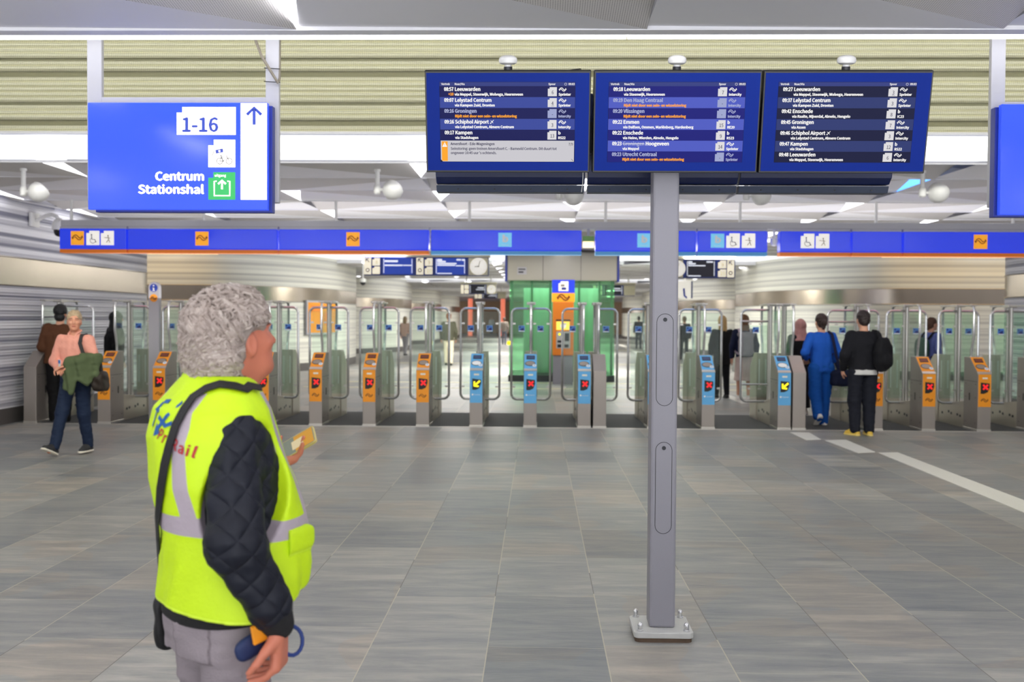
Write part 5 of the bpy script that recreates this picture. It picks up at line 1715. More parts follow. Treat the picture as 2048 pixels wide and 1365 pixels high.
A_ = np.array
mh = A_((.045, .0, 1.585)); mR = frame_rot(11, 13)
mn = A_((.005, 0, 1.44))
sR, eR, wR = A_((-.03, -.168, 1.335)), A_((-.060, -.255, 1.07)), A_((.058, -.265, .845))
sL, eL, wL = A_((-.0, .205, 1.375)), A_((.03, .265, 1.10)), A_((.195, .165, 1.185))
lo, hi = (-.34, -.42, -.01), (.48, .40, 1.80)
S = Sdf(lo, hi, .006)
T = put_head(S, mh, mR, 1.0, True)
S.cone(mh + mR @ A_((-.03, 0, -.06)), mn + A_((-.015, 0, -.02)), .064, .076, .03)
S.cone(mh + mR @ A_((.03, 0, -.09)), mn + A_((.03, 0, -.01)), .040, .05, .03)
S.loft([(.80, 0, 0, .12, .16), (.95, .02, 0, .14, .165), (1.1, .03, 0, .14, .165), (1.3, .0, 0, .12, .17), (1.42, 0, 0, .07, .15), (1.46, 0, 0, .05, .08)], .03)
S.chain([sR, eR, wR], [.05, .042, .029], .02); S.chain([sL, eL, wL], [.05, .042, .029], .02)
hdR = A_((.02, .03, -1.0))
put_hand(S, wR + A_((.0, 0, -.005)), hdR, A_((-.72, .66, -.1)), 1, .95, 1.14)
hdL = A_((.90, -.20, .38)); pnL = A_((-.35, -.10, 1.0))
put_hand(S, wL, hdL, pnL, 1, .42, 1.04)
for s in (-1, 1):
    S.chain([(0, s * .09, .90), (.01, s * .10, .48), (-.02, s * .105, .09)], [.09, .06, .04], .03)
    S.cone((-.02, s * .105, .07), (.11, s * .12, .04), .038, .03, .02)
sk = (198, 118, 92)
body = net_object('body', S, skin(sk), man, 1, head_attrs(mh, mR))
add_eyes(body, T, mR)

# trousers
M['jeans_grey'] = masked_mat('grey_jeans', (142, 132, 136), [('seam', (112, 102, 106), .002)], .85, bump=.35, bscale=160, var=.16)
S = Sdf((-.3, -.32, .05), (.32, .32, 1.02), .008)
S.loft([(.74, -.005, 0, .13, .175), (.86, .0, 0, .145, .185), (.95, .015, 0, .15, .182), (1.0, .02, 0, .15, .18)], .03)
for s in (-1, 1): S.chain([(.0, s * .092, .84), (.012, s * .10, .50), (-.02, s * .105, .10)], [.108, .078, .068], .025)
S.displace(lambda x, y, z: .006 * wob(x, y, z * .7, 30, 1) + .005 * wob(x, y, z * 2, 45, 3))


def seam(V):
    a = .003 - np.abs(V[:, 0] - .012 - .0 * V[:, 2]) - np.where(V[:, 1] < 0, 0, 1)
    b = np.where((V[:, 0] < -.02) & (V[:, 1] < -.02), .003 - np.abs(np.maximum(np.abs(V[:, 1] + .095) - .06, np.abs(V[:, 2] - .80) - .065)), -1)
    return np.maximum(a, b)


net_object('trousers', S, M['jeans_grey'], man, 1, {'seam': seam})
for s in (-1, 1):
    S = Sdf((-.15, s * .11 - .12, -.01), (.26, s * .11 + .12, .16), .008)
    S.chain([(-.055, s * .105, .045), (.06, s * .112, .045), (.15, s * .12, .035)], [.046, .048, .038], .02); S.cone((-.02, s * .105, .1), (.06, s * .11, .06), .05, .038, .03); S.half((0, 0, -1.0), 0.0)
    net_object('shoe', S, M['dark'], man, 1)

# quilted jacket
mj = mat('quilted_jacket', (17, 20, 32), .6, var=.3, vscale=9, spec=.35)
nt = mj.node_tree; b_ = nt.nodes['Principled BSDF']
tc = nt.nodes.new('ShaderNodeTexCoord'); sep = nt.nodes.new('ShaderNodeSeparateXYZ'); nt.links.new(tc.outputs['Object'], sep.inputs[0])
hs_ = []
for sg in (1, -1):
    a = nt.nodes.new('ShaderNodeMath'); a.operation = 'MULTIPLY_ADD'; a.inputs[1].default_value = sg * 1.0; nt.links.new(sep.outputs[0], a.inputs[0]); nt.links.new(sep.outputs[2], a.inputs[2])
    q = nt.nodes.new('ShaderNodeMath'); q.operation = 'MULTIPLY'; q.inputs[1].default_value = math.pi / .078; nt.links.new(a.outputs[0], q.inputs[0])
    r = nt.nodes.new('ShaderNodeMath'); r.operation = 'SINE'; nt.links.new(q.outputs[0], r.inputs[0])
    u = nt.nodes.new('ShaderNodeMath'); u.operation = 'ABSOLUTE'; nt.links.new(r.outputs[0], u.inputs[0])
    w_ = nt.nodes.new('ShaderNodeMath'); w_.operation = 'POWER'; w_.inputs[1].default_value = .45; nt.links.new(u.outputs[0], w_.inputs[0]); hs_.append(w_)
mu = nt.nodes.new('ShaderNodeMath'); mu.operation = 'MULTIPLY'; nt.links.new(hs_[0].outputs[0], mu.inputs[0]); nt.links.new(hs_[1].outputs[0], mu.inputs[1])
bp = nt.nodes.new('ShaderNodeBump'); bp.inputs['Strength'].default_value = .7; bp.inputs['Distance'].default_value = .012; nt.links.new(mu.outputs[0], bp.inputs['Height']); nt.links.new(bp.outputs[0], b_.inputs['Normal'])
TORSO = [(.74, .005, 0, .150, .195), (.84, .02, 0, .165, .205), (.95, .035, 0, .178, .208), (1.06, .035, 0, .178, .205), (1.2, .012, 0, .160, .21), (1.32, -.01, 0, .142, .212), (1.40, -.02, 0, .115, .20), (1.44, -.012, 0, .09, .15), (1.475, .0, 0, .07, .085)]
S = Sdf((-.36, -.42, .70), (.42, .42, 1.62), .006)
S.loft([(z, cx, cy, a - .012, b - .012) for z, cx, cy, a, b in TORSO if z > .75], .03)
for s_, e_, w_ in ((sR, eR, wR), (sL, eL, wL)):
    S.chain([s_, e_, e_ + (w_ - e_) * .80], [.070, .071, .056], .03)
S.cone(mn + A_((-.02, 0, -.03)), mn + A_((-.012, 0, .03)), .083, .080, .02)
S.displace(lambda x, y, z: .007 * wob(x * .7, y, z * 1.6, 26, 0) + .006 * wob(x * .5, y, z * 2.4, 48, 4) + .003 * wob(x, y, z, 90, 6))
S.cone(mn + A_((-.012, 0, .0)), mn + A_((.02, 0, .12)), .070, .078, .008, 'sub'); S.cone(mn + A_((.05, 0, .03)), mn + A_((.12, 0, -.03)), .05, .05, .008, 'sub')
jk = net_object('jacket', S, mj, man, 1)
M['rib'] = mat('rib_knit', (20, 19, 20), .85, bump=.5, bscale=300)
for e_, w_ in ((eR, wR), (eL, wL)):
    S = Sdf(w_ - .16, w_ + .16, .006); u = (w_ - e_)
    S.chain([e_ + u * .79, e_ + u * .90, e_ + u * .99], [.054, .046, .041], .01); net_object('cuff', S, M['rib'], jk, 1)
S = Sdf((-.3, -.3, .72), (.32, .3, .93), .006); S.loft([(.830, .012, 0, .160, .204), (.90, .018, 0, .162, .206)], .01); net_object('waistband', S, M['rib'], jk, 1)

# vest
M['vest'] = masked_mat('vest_yellow', (196, 230, 6), [('band', (172, 160, 168), .0012), ('piping', (214, 246, 60), .001)], .6, bump=.18, bscale=60, var=.05)
S = Sdf((-.36, -.36, .72), (.40, .36, 1.52), .006)
VEST = [(.74, .012, 0, .180, .228), (.86, .025, 0, .190, .232), (.95, .04, 0, .198, .23), (1.06, .04, 0, .196, .226), (1.2, .005, 0, .190, .230), (1.32, -.018, 0, .168, .230), (1.40, -.022, 0, .142, .214), (1.445, -.014, 0, .108, .18), (1.49, -.004, 0, .085, .11)]
S.loft(VEST, .03, p=2.2)
S.displace(lambda x, y, z: .009 * wob(x, y, z * .35, 22, 2) + .004 * wob(x, y, z * .5, 44, 5) + .004 * np.sin(38 * (y + x) + 9 * z) * np.clip((1.15 - z) * 3, 0, 1))
for s in (-1, 1):
    S.ell((-.006, s * .275, 1.19), (.125, .165, .225), .008, frame_rot(0, -24), 'sub')
S.cone(mn + A_((.0, 0, .02)), mn + A_((.05, 0, .14)), .086, .12, .01, 'sub')
S.cone(mn + A_((.05, 0, -.02)), A_((.25, 0, 1.36)), .05, .045, .02, 'sub')
X, Y, Z = S.ax[0][:, None, None], S.ax[1][None, :, None], S.ax[2][None, None, :]
hemz = .848 + np.where(X > 0, 2.4, .9) * X ** 2 + .9 * np.maximum(0, Y - .05) ** 2 + np.zeros_like(Y)
S.d = np.maximum(S.d, hemz - Z).astype(np.float32)


def band(V):
    x, y, z = V.T
    vert = .024 - np.abs(np.abs(y) - (.135 - .25 * np.maximum(0, z - 1.36)))
    vert = np.where((z > 1.08) & (z < 1.448), vert, -1)
    hor = .026 - np.abs(z - 1.10 + .02 * (x > 0))
    return np.maximum(vert, hor)


vest = net_object('safety_vest', S, M['vest'], man, 1, {'band': band, 'piping': lambda V: .010 - (V[:, 2] - (.848 + np.where(V[:, 0] > 0, 2.4, .9) * V[:, 0] ** 2 + .9 * np.maximum(0, V[:, 1] - .05) ** 2))})
vbvh = BVHTree.FromPolygons([v.co.copy() for v in vest.data.vertices], [list(p.vertices) for p in vest.data.polygons])
# flap pocket at the front
S = Sdf((.10, -.24, .86), (.32, -.0, 1.10), .005)
S.ell((.129, -.186, .985), (.021, .075, .085), .01, frame_rot(-60), p=4); S.ell((.131, -.190, 1.045), (.025, .082, .035), .006, frame_rot(-60), p=4); net_object('pocket', S, M['vest'], vest, 1, {'band': lambda V: V[:, 0] * 0 - 1, 'piping': lambda V: .002 - np.abs(V[:, 2] - 1.012)})


def vest_hit(px, py, lift=.004):
    o, d = man_ray(px, py)
    h = vbvh.ray_cast(o, d)
    if h[0] is None: return None
    n = h[1] if h[1].dot(d) < 0 else -h[1]
    return h[0] + n * lift, n


def on_back(f, y0, z0, name, m, rot=0.0):
    """lay flat artwork (x to the figure's right, z up) on the back of the vest"""
    vs = []
    for x, y, z in f.mb.v:
        a = x * math.cos(rot) - z * math.sin(rot); b2 = x * math.sin(rot) + z * math.cos(rot)
        h = vbvh.ray_cast(Vector((-1, y0 - a, z0 + b2)), Vector((1, 0, 0)))
        p = h[0] if h[0] is not None else Vector((-.15, y0 - a, z0 + b2))
        vs.append((p.x - .003, p.y, p.z))
    f.mb.v = vs
    return f.build(name, vest)


M['print_blue'] = mat('print_blue', (14, 84, 150), .6)
M['print_red'] = mat('print_red', (176, 40, 44), .6)
hp = vest_hit(317, 868)[0]
f = Flat(); k = .05
# two crossing arrows, blue
f.stroke([(-.055, -.052), (-.045, .0), (-.03, .036), (.01, .042)], .014, M['print_blue'])
f.poly([(-.078, .0), (-.012, .0), (-.046, .034)], M['print_blue'])
f.stroke([(.075, .05), (.05, .0), (.02, -.045)], .016, M['print_blue'])
f.stroke([(.0, -.010), (.06, -.03), (.09, -.015)], .014, M['print_blue'])
f.poly([(.0, -.03), (.045, -.058), (-.005, -.075)], M['print_blue'])
f.mb.v = [(x * .8, y, z * .8) for x, y, z in f.mb.v]
on_back(f, hp.y + .02, hp.z + .05, 'arrow_mark', None, -.1)
xx = 0
for ch, cp in zip('ProRail', (.028,) * 7):
    f = Flat(); w = f.text(ch, xx, 0, cp, M['print_red'], 1, 'L', .95, .01)
    xx += w + .006
    on_back(f, hp.y, hp.z - .012, 'letter', None, -.28)

# hair: a full head of wavy grey locks
M['hair_grey'] = mat('grey_hair', (150, 137, 128), .5, var=.35, vscale=26, stretch=(1, 1, .5), bump=.2, bscale=70)
S = Sdf(mh - .24, mh + .24, .005)
S.ell(T((-.022, 0, .042)), (.118, .100, .104), .01, mR); S.ell(T((-.075, 0, -.03)), (.072, .098, .09), .03, mR); S.ell(T((-.08, 0, -.095)), (.05, .078, .055), .03, mR)
S.ell(T((.03, 0, .10)), (.06, .06, .035), .03, mR)
S.displace(lambda x, y, z: .008 * wob(x, y, z, 40, 2) + .004 * wob(x, y, z, 80, 5))
S.ell(T((.098, 0, -.03)), (.078, .088, .088), .012, mR, 'sub')
for s in (-1, 1):
    S.ell(T((.030, s * .10, -.025)), (.062, .05, .056), .010, mR, 'sub'); S.ell(T((.03, s * .09, -.09)), (.055, .05, .05), .01, mR, 'sub')
hair = net_object('hair', S, M['hair_grey'], man, 1)
hb = BVHTree.FromPolygons([v.co.copy() for v in hair.data.vertices], [list(p.vertices) for p in hair.data.polygons])
rg = random.Random(11)
mb = MB()
cen = Vector(T((-.02, 0, .02)))
for i in range(1150):
    u = rg.uniform(-1, 1); ph = rg.uniform(0, 2 * math.pi)
    d = Vector(mR @ A_((math.sqrt(1 - u * u) * math.cos(ph), math.sqrt(1 - u * u) * math.sin(ph), u)))
    loc_ = mR.T @ np.array(d)
    if loc_[0] > .62 and loc_[2] < .45: continue
    if loc_[0] > -.12 and loc_[2] < .12: continue
    pts = []; q = d.copy(); amp = rg.uniform(.10, .15); fr = rg.uniform(.85, 1.0); p0 = 5.5 * float(wob(d.x, d.y, d.z, 2.2, 3)) + rg.uniform(-.5, .5); L = rg.randint(11, 20)
    down = Vector(mR @ A_((-.55, 0, -.9)))
    side = d.cross(down).normalized()
    for j in range(L):
        qq = (q + side * amp * math.sin(p0 + fr * j)).normalized()
        h = hb.ray_cast(cen + qq * .35, -qq)
        if h[0] is None: break
        r_ = h[0] + qq * ((.004) + .006 * math.sin(p0 * 2 + 1.1 * j) + (.008 if j == L - 1 else 0))
        lq = mR.T @ (np.array(r_) - mh)
        if lq[0] > -.035 and lq[2] < .035: break
        pts.append(r_); q = (q + down * .06).normalized()
        if (mR.T @ np.array(q))[2] < -.88: break
    if len(pts) > 3:
        w0 = rg.uniform(.0035, .0065)
        P = []
        for a in range(len(pts) - 1):
            P += [pts[a], (pts[a] + pts[a + 1]) / 2]
        P.append(pts[-1])
        n0 = len(mb.f)
        mb.tube(P, [w0 * (.35 + .65 * math.sin(math.pi * min(1, .12 + .88 * a / len(P)))) for a in range(len(P))], 6, mi=rg.choice((0, 0, 1, 2)))
LK = [mat('grey_lock', (160, 146, 137), .42, var=.25, vscale=18), mat('pale_lock', (176, 163, 153), .4, var=.2, vscale=18), mat('dark_lock', (140, 126, 117), .45, var=.25, vscale=18)]
lk = mb.build('hair_locks', LK, hair)
tag(lk, None, None, None, 'stuff')

# shoulder bag with strap over the right shoulder
M['bag_black'] = mat('bag_black', (16, 16, 17), .55, bump=.2, bscale=200)
bag = empty('shoulder_bag', (MAN_P.x, MAN_P.y, 0), R(PSI), 'black shoulder bag hanging behind the hip of the grey-haired person', 'bag')
mb = MB(); P = []
for p in [(498, 776), (490, 783), (470, 777), (440, 773), (415, 781), (390, 797), (372, 822), (356, 852), (344, 890), (334, 930), (326, 980), (320, 1040), (315, 1095), (310, 1150)]:
    h = vest_hit(p[0], p[1], .006)
    if h: P.append((h[0], h[1]))
P = [(P[0][0] + Vector((.03, -.002, -.008)), P[0][1])] + P
fin = A_((-.095, .215, .85))
w = .015
rows = []
for i, (p, n) in enumerate(P):
    a = P[max(0, i - 1)][0]; c = P[min(len(P) - 1, i + 1)][0]
    tt = (c - a).normalized(); sd = tt.cross(n).normalized() * w
    rows.append([p - sd, p + sd, p + sd + n * .004, p - sd + n * .004])
last = rows[-1]; dx = Vector(fin) - P[-1][0]
rows.append([v + dx for v in last])
vs = [v for r in rows for v in r]
fs = [(i * 4 + k, (i + 1) * 4 + k, (i + 1) * 4 + (k + 1) % 4, i * 4 + (k + 1) % 4) for i in range(len(rows) - 1) for k in range(4)]
mb.add(vs, fs); mb.build('strap', M['bag_black'], bag)
S = Sdf((-.26, .1, .60), (.16, .36, .9), .006)
S.ell((.0, .235, .765), (.13, .026, .085), .01, frame_rot(22), p=4)
S.displace(lambda x, y, z: .003 * wob(x, y, z, 50, 1))
net_object('bag_body', S, M['bag_black'], bag, 1)

# telephone in the left hand
u = Vector(hdL).normalized(); nn = (Vector(pnL) - u * Vector(pnL).dot(u)).normalized(); sd = nn.cross(u)
c = Vector(wL) + u * .115 + nn * .030
ph = empty('smartphone', MAN_M @ c, 0, 'smartphone with a lit yellow and grey screen held in the left hand', 'phone')
ax = (u * .55 + Vector((.2, -.5, .35))).normalized(); up = (Vector((-.55, -.35, .62)) - ax * Vector((-.55, -.35, .62)).dot(ax)).normalized(); si = ax.cross(up)
Mx = Matrix((ax, up.cross(ax), up)).transposed().to_4x4()
ph.matrix_world = MAN_M @ Matrix.Translation(c) @ Mx
mb = MB(); mb.prism_z(rrect(-.072, .072, -.035, .035, .009), -.004, .004); mb.build('case', mat('phone_case', (206, 190, 120), .35, .2), ph, smooth=False, bevel=.001)
mb = MB(); mb.add([(x, y, .0046) for x, y in rrect(-.069, .069, -.032, .032, .007)], [list(range(24))]); mb.add([(x, y, .005) for x, y in [(.0, -.03), (.066, -.03), (.066, .03), (.0, .03)]], [(0, 1, 2, 3)], 1); mb.add([(x, y, .0053) for x, y in [(-.01, -.02), (.03, -.02), (.03, .014), (-.01, .014)]], [(0, 1, 2, 3)], 2)
mb.build('screen', [glow('phone_grey', (150, 160, 140), .5, (40, 40, 40)), glow('phone_yellow', (226, 160, 30), .7, (60, 50, 20)), glow('phone_cream', (226, 206, 160), .8, (60, 60, 50))], ph, smooth=False, fix=False)

# blue lanyard pouch with yellow patch in the right hand
hb_ = wR + hdR / np.linalg.norm(hdR) * .085
it = empty('key_pouch', (MAN_P.x, MAN_P.y, 0), R(PSI), 'small dark blue pouch with an orange patch and loop held in the right hand', 'pouch')
S = Sdf(hb_ - .16, hb_ + .16, .005)
S.ell(hb_ + A_((-.07, .02, .035)), (.045, .014, .03), .01, frame_rot(10, 20), p=3); net_object('pouch', S, mat('pouch_blue', (22, 40, 84), .6), it, 1)
mb = MB(); c_ = hb_ + A_((-.055, .0, .072)); mb.obox(c_, (.020, .004, .004), (.0, .006, 0), (-.004, 0, .024)); mb.build('patch', M['orange'], it, smooth=False, bevel=.002)
mb = MB(); c_ = hb_ + A_((.045, .02, .028)); mb.tube([c_ + A_((.030 * math.cos(a), .01 * math.sin(a), .036 * math.sin(a))) for a in [2 * math.pi * k / 16 for k in range(16)]], .0055, 8, True); mb.build('loop', mat('loop_blue', (16, 50, 120), .5), it)
# ------------------------------------------------------------------ the man in the pink shirt walking towards the hall
g = at_feet(152, 908)
HW = 300 - 0
J = joints(0, head=(0, 0))
J['hpL'], J['hpR'] = A_((0, .09, .93)), A_((0, -.09, .93))
J['knL'], J['anL'] = A_((-.01, .10, .50)), A_((-.10, .10, .10))
J['knR'], J['anR'] = A_((.15, -.085, .52)), A_((.30, -.09, .115))
J['shL'], J['elL'], J['wrL'] = A_((0, .185, 1.41)), A_((.03, .27, 1.15)), A_((.24, .06, 1.10))
J['shR'], J['elR'], J['wrR'] = A_((0, -.185, 1.41)), A_((.02, -.27, 1.13)), A_((.235, -.075, 1.06))
walker, J = person('man in a pink shirt and blue jeans walking with a green jacket over his arm', g, 262, 1.70, J, (236, 164, 146), (30, 42, 66), ((44, 44, 46), (236, 228, 210)), (184, 160, 128), (222, 158, 128), .0075, None, 'shirt', hem=.96, hd=(30, 3), legw=1.03, puff=.02, fine=True, toes={'R': 24, 'L': 0, 'yR': -8})
# shirt details
mb = MB()
for i in range(5):
    z = 1.40 - i * .085
    mb.lathe([(.006, 0), (.006, .004), (.001, .005)], (.0, 0, 0), 8, 'x')
    for k in range(len(mb.v) - 24, len(mb.v)):
        v = mb.v[k]; mb.v[k] = (v[0] + .124 - max(0, z - 1.3) * .30, v[1], v[2] + z)
mb.build('buttons', M['dark'], walker, smooth=False)
S = Sdf((-.16, -.16, 1.38), (.18, .16, 1.56), .006)
nk = J['neck']
for s in (-1, 1):
    S.chain([nk + (-.06, s * .02, .055), nk + (-.01, s * .068, .05), nk + (.055, s * .055, .015), nk + (.085, s * .035, -.04)], [.012, .013, .013, .010], .006)
net_object('collar', S, cloth_mat((240, 172, 152), 'collar_fabric'), walker, 1)
S = Sdf((-.2, -.25, .9), (.2, .25, 1.05), .007); S.loft([(.945, 0, 0, .128, .176), (.985, 0, 0, .128, .174)], .006)
net_object('belt', S, M['black'], walker, 1)
# green jacket over the left forearm
S = Sdf((-.05, -.12, .70), (.36, .42, 1.25), .008)
S.chain([(.03, .28, 1.17), (.14, .19, 1.155), (.25, .08, 1.13)], [.085, .082, .065], .03)
def sheet(P, Q, t=.02):
    for i in range(len(P) - 1):
        for j in range(7):
            u = j / 6
            a = A_(P[i]) * (1 - u) + A_(P[i + 1]) * u; b = A_(Q[i]) * (1 - u) + A_(Q[i + 1]) * u
            S.cone(a, b, t, t * .8, .02)
sheet([(.29, .03, 1.13), (.27, .12, 1.12), (.2, .2, 1.12)], [(.275, .04, .83), (.27, .10, .76), (.26, .15, .86)])
sheet([(.2, .2, 1.12), (.12, .28, 1.12), (.06, .33, 1.12)], [(.25, .16, .93), (.18, .27, .88), (.10, .34, .92)])
S.displace(lambda x, y, z: .012 * np.sin(55 * y + 14 * x + 8 * z) + .006 * wob(x, y, z, 40, 3))
o = soft_thing('jacket', 'olive green jacket hanging over the forearm of the man in the pink shirt', 'jacket', S, cloth_mat((84, 96, 66), 'olive_fabric'))
same_frame(o, walker)
# card in the right hand
t = empty('card', (0, 0, 0), 0, 'small blue and white card held by the man in the pink shirt', 'card'); same_frame(t, walker)
q = MB(); q.obox((.315, -.005, 1.125), (.012, .022, 0), (.002, -.001, 0), (0, 0, .042)); cb = q.build('card_body', M['white_plastic'], t, smooth=False)
q = MB(); q.obox((.317, -.006, 1.142), (.011, .0205, 0), (.0025, -.0015, 0), (0, 0, .02)); q.build('card_print', M['sticker'], cb, smooth=False)
# shoulder bag
t = empty('shoulder_bag', (0, 0, 0), 0, 'dark brown bag at the hip of the man in the pink shirt', 'bag'); same_frame(t, walker)
S = Sdf((-.2, .15, .70), (.2, .5, 1.08), .008); S.ell((-.03, .315, .89), (.15, .075, .12), .01, frame_rot(15), p=4); S.displace(lambda x, y, z: .008 * wob(x, y, z, 35, 2))
net_object('bag_body', S, cloth_mat((52, 44, 38), 'bag_leather', .55), t, 1)
q = MB(); q.tube([(-.02, .30, .98), (.06, .25, 1.12), (.125, .175, 1.25), (.112, .13, 1.36), (.05, .115, 1.455), (-.04, .12, 1.46), (-.12, .16, 1.35), (-.14, .24, 1.12), (-.07, .3, .99)], .022, 8); q.build('strap', cloth_mat((58, 56, 56), 'strap_webbing'), t)

# ------------------------------------------------------------------ others at the gates
g = (at(119, 700, 15.3).x, 15.3, 0)
person('person in a brown hooded jacket and black hat walking away through the end gate', g, 100, 1.80, joints(.05, arms={'wrL': (.16, .12, 1.08), 'wrR': (.16, -.12, 1.08)}, head=(0, 0), lean=.04), (88, 54, 34), (16, 15, 17), ((24, 24, 26), (30, 30, 30)), (14, 14, 16), vox=.009, hem=.88, puff=.24, legw=1.45, hairkind='hat', legs_hem=.05)
g = (at(227, 700, 17.2).x, 17.2, 0)
person('woman in a black headscarf and black coat beyond the second ticket gate on the left', g, 40, 1.72, joints(0, lean=.03), (22, 22, 25), (20, 20, 24), ((30, 30, 30), (40, 40, 40)), (18, 18, 20), (206, 160, 136), .010, hem=.55, puff=.28, hairkind='hijab')
gx = at_feet(1643, 853)
t, J = person('woman in a bright blue suit with a ponytail walking through the wide gate', (gx[0], gx[1] + .05, 0), 98, 1.74, joints(-.12, .10, arms={'elL': (-.07, .30, 1.15), 'wrL': (.12, .20, 1.05), 'elR': (-.05, -.26, 1.13), 'wrR': (.10, -.22, 1.0)}, lean=.02, hipw=.10), (30, 90, 190), (20, 84, 172), ((232, 222, 214), (236, 232, 226)), (48, 32, 26), vox=.008, top_kind='blazer', hem=.86, legw=1.35, hairkind='bun', toes={'L': -38}, legs_hem=.06)
b = empty('shoulder_bag', (0, 0, 0), 0, 'navy bag hanging at the right hip of the woman in the blue suit', 'bag'); same_frame(b, t)
S = Sdf((-.3, -.55, .55), (.25, -.1, .95), .008); S.ell((-.08, -.31, .755), (.09, .20, .13), .01, frame_rot(0), p=4); S.displace(lambda x, y, z: .008 * wob(x, y, z, 30, 2)); net_object('bag_body', S, cloth_mat((22, 28, 52), 'navy_canvas'), b, 1)
q = MB(); q.tube([(-.13, -.26, .86), (-.155, -.17, 1.1), (-.155, -.13, 1.3), (-.10, -.12, 1.44), (.0, -.12, 1.47), (.09, -.14, 1.40), (.14, -.2, 1.2), (.04, -.3, .87)], .024, 8); q.build('strap', cloth_mat((26, 32, 62), 'navy_strap'), b)
gx = at_feet(1724, 872)
t, J = person('man in a black jacket, dark trousers and yellow shoes standing at the wide gate', (gx[0], gx[1], 0), 95, 1.78, joints(.0, arms={'elL': (-.03, .27, 1.14), 'wrL': (.12, .24, .93), 'elR': (.02, -.27, 1.14), 'wrR': (.16, -.2, .98)}, hipw=.105), (24, 24, 30), (28, 30, 40), ((222, 184, 70), (232, 206, 120)), (40, 28, 26), vox=.008, hem=.93, puff=.18, legw=1.25, hairkind='short', hd=(0, -4), toes={'yL': 28, 'yR': -4})
S = Sdf((-.25, -.28, .80), (.25, .28, .98), .008); S.loft([(.86, .0, 0, .145, .195), (.95, 0, 0, .142, .19)], .01); net_object('t_shirt_hem', S, cloth_mat((214, 212, 210), 'white_cotton'), t, 1)
b = empty('backpack', (0, 0, 0), 0, 'black backpack slung on the right shoulder of the man with yellow shoes', 'bag'); same_frame(b, t)
S = Sdf((-.42, -.5, .85), (.0, .05, 1.5), .009); S.ell((-.19, -.20, 1.15), (.10, .15, .235), .02, frame_rot(28), p=2.4); S.ell((-.26, -.23, 1.06), (.06, .10, .10), .03, frame_rot(28)); S.displace(lambda x, y, z: .008 * wob(x, y, z, 30, 1)); net_object('bag_body', S, cloth_mat((20, 20, 24), 'black_nylon'), b, 1)
q = MB(); q.tube([(-.16, -.17, 1.36), (-.08, -.15, 1.47), (.03, -.15, 1.475), (.13, -.17, 1.38), (.14, -.22, 1.15), (-.05, -.32, 1.0)], .02, 8); q.build('strap', cloth_mat((24, 24, 28), 'black_webbing'), b)
g = (at(1601, 700, 17.6).x, 17.6, 0)
person('woman with a pinkish headscarf and long black coat beyond the blue-suited woman', g, 100, 1.66, joints(.04), (18, 17, 20), (18, 17, 20), ((200, 190, 176), (210, 205, 200)), (196, 140, 132), (206, 150, 130), .010, hem=.40, puff=.08, hairkind='hijab', legs_kind='skirt', legs_hem=.12, legw=.9)
g = at_feet(1452, 800)
t, J = person('woman in a black coat with pale hair holding papers, walking beside the backpack', (g[0], g[1] + .5, 0), 95, 1.72, joints(.10), (28, 28, 28), (22, 22, 26), ((30, 30, 30), (40, 40, 40)), (208, 170, 110), vox=.010, hem=.72, puff=.06, hairkind='long')
q = MB(); q.obox((.10, -.30, .72), (.10, 0, 0), (0, .004, .03), (0, -.02, .13)); o = q.build('papers', M['white_plastic'], smooth=False); tag(o, 'white papers held by the woman in the black coat', 'papers'); same_frame(o, t)
g = at_feet(1487, 803)
t, J = person('woman in a pale pink skirt carrying a grey backpack beyond the wide gate', (g[0], g[1], 0), 88, 1.74, joints(.10), (30, 36, 62), (206, 184, 174), ((226, 220, 212), (230, 226, 220)), (120, 84, 54), vox=.009, hem=.90, legs_kind='skirt', legs_hem=.42, hairkind='long')
b = empty('backpack', (0, 0, 0), 0, 'grey roll-top backpack on the woman in the pale pink skirt', 'bag'); same_frame(b, t)
S = Sdf((-.4, -.26, .85), (-.02, .26, 1.5), .009); S.ell((-.20, 0, 1.14), (.09, .15, .22), .02, None, p=4); S.ell((-.18, 0, 1.36), (.06, .165, .05), .03, None, p=3); S.displace(lambda x, y, z: .006 * wob(x, y, z, 30, 1)); net_object('bag_body', S, cloth_mat((158, 150, 154), 'grey_canvas'), b, 1)
for s in (-1, 1):
    q = MB(); q.tube([(-.15, s * .11, 1.36), (-.06, s * .12, 1.46), (.04, s * .12, 1.465), (.12, s * .12, 1.36), (.13, s * .14, 1.2), (.0, s * .19, 1.02), (-.12, s * .13, .96)], .02, 8); q.build('strap', cloth_mat((196, 178, 190), 'lilac_strap'), b)
g = (at(1862, 700, 19.2).x, 19.2, 0)
t, J = person('girl in a blue patterned top walking behind the orange gates on the right', g, 20, 1.70, joints(.12), (104, 116, 178), (180, 176, 186), ((60, 60, 60), (220, 220, 220)), (92, 62, 44), vox=.010, hem=.88, hairkind='bun')
b = empty('backpack', (0, 0, 0), 0, 'dark green backpack on the girl in the blue patterned top', 'bag'); same_frame(b, t)
S = Sdf((-.42, -.26, .85), (-.04, .26, 1.5), .010); S.ell((-.22, 0, 1.15), (.10, .15, .22), .02, None, p=3); net_object('bag_body', S, cloth_mat((62, 92, 78), 'green_nylon'), b, 1)
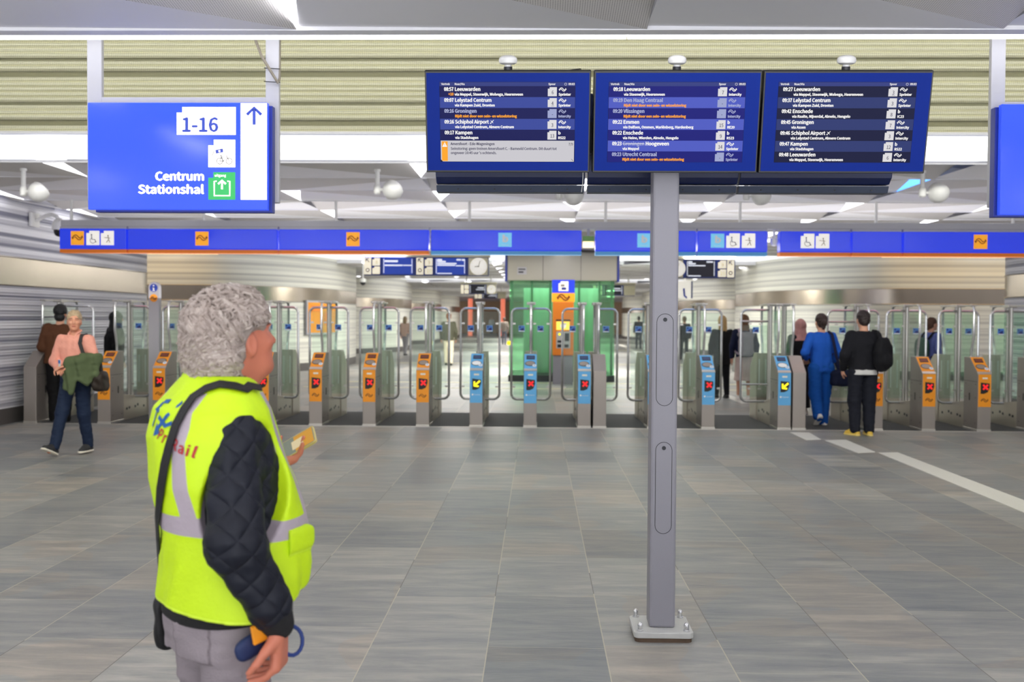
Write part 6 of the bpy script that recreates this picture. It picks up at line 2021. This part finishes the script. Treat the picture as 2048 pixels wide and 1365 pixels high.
for s in (-1, 1):
    q = MB(); q.tube([(-.16, s * .11, 1.34), (-.06, s * .12, 1.46), (.04, s * .12, 1.465), (.13, s * .13, 1.3), (.06, s * .18, 1.05), (-.12, s * .14, .98)], .022, 6); q.build('strap', cloth_mat((26, 26, 34), 'dark_strap'), b)

# ------------------------------------------------------------------ walkers far down the passage
def far(px, py, label, heading, h, top, legs, shoes, hair, hk='short', stride=.14, hem=.86, **kw):
    g = at_feet(px, py)
    return person(label, g, heading, h, joints(stride), top, legs, (shoes, shoes), hair, vox=.014, hem=hem, hairkind=hk, **kw)


far(897, 731, 'man in a dark green sweater and cream trousers walking away left of the lift', 95, 1.80, (76, 76, 62), (222, 210, 184), (46, 50, 40), (128, 80, 48), hem=.84, puff=.10)
t, J = far(810, 711, 'woman in grey trousers with a black bag walking away past the rounded wall', 70, 1.68, (212, 186, 170), (168, 168, 172), (40, 40, 40), (150, 130, 100), 'long')
b = empty('shoulder_bag', (0, 0, 0), 0, 'black bag carried by the woman in grey trousers', 'bag'); same_frame(b, t)
S = Sdf((-.2, .1, .8), (.3, .5, 1.3), .014); S.ell((.02, .29, 1.05), (.15, .08, .16), .02, None, p=3); net_object('bag_body', S, M['bag_black'], b, 1)
q = MB(); q.tube([(.0, .27, 1.18), (.08, .2, 1.35), (.02, .15, 1.46), (-.1, .2, 1.35), (-.05, .27, 1.18)], .015, 6); q.build('strap', M['bag_black'], b)
far(983, 668, 'distant person in a white shirt and dark trousers straight down the passage', 270, 1.75, (226, 224, 220), (60, 70, 84), (40, 40, 44), (90, 66, 50))
far(1008, 690, 'distant person in a dark top close to the left edge of the lift', 90, 1.68, (170, 160, 150), (110, 118, 130), (50, 50, 50), (70, 54, 46), 'bun')
far(1277, 698, 'person in a black jacket far behind, between the lift and the screen post', 92, 1.78, (42, 40, 44), (70, 74, 82), (40, 40, 40), (60, 44, 40), puff=.1)
far(1368, 720, 'person in black far behind, just right of the screen post', 92, 1.75, (30, 30, 32), (46, 48, 52), (30, 30, 30), (120, 96, 64), puff=.1)
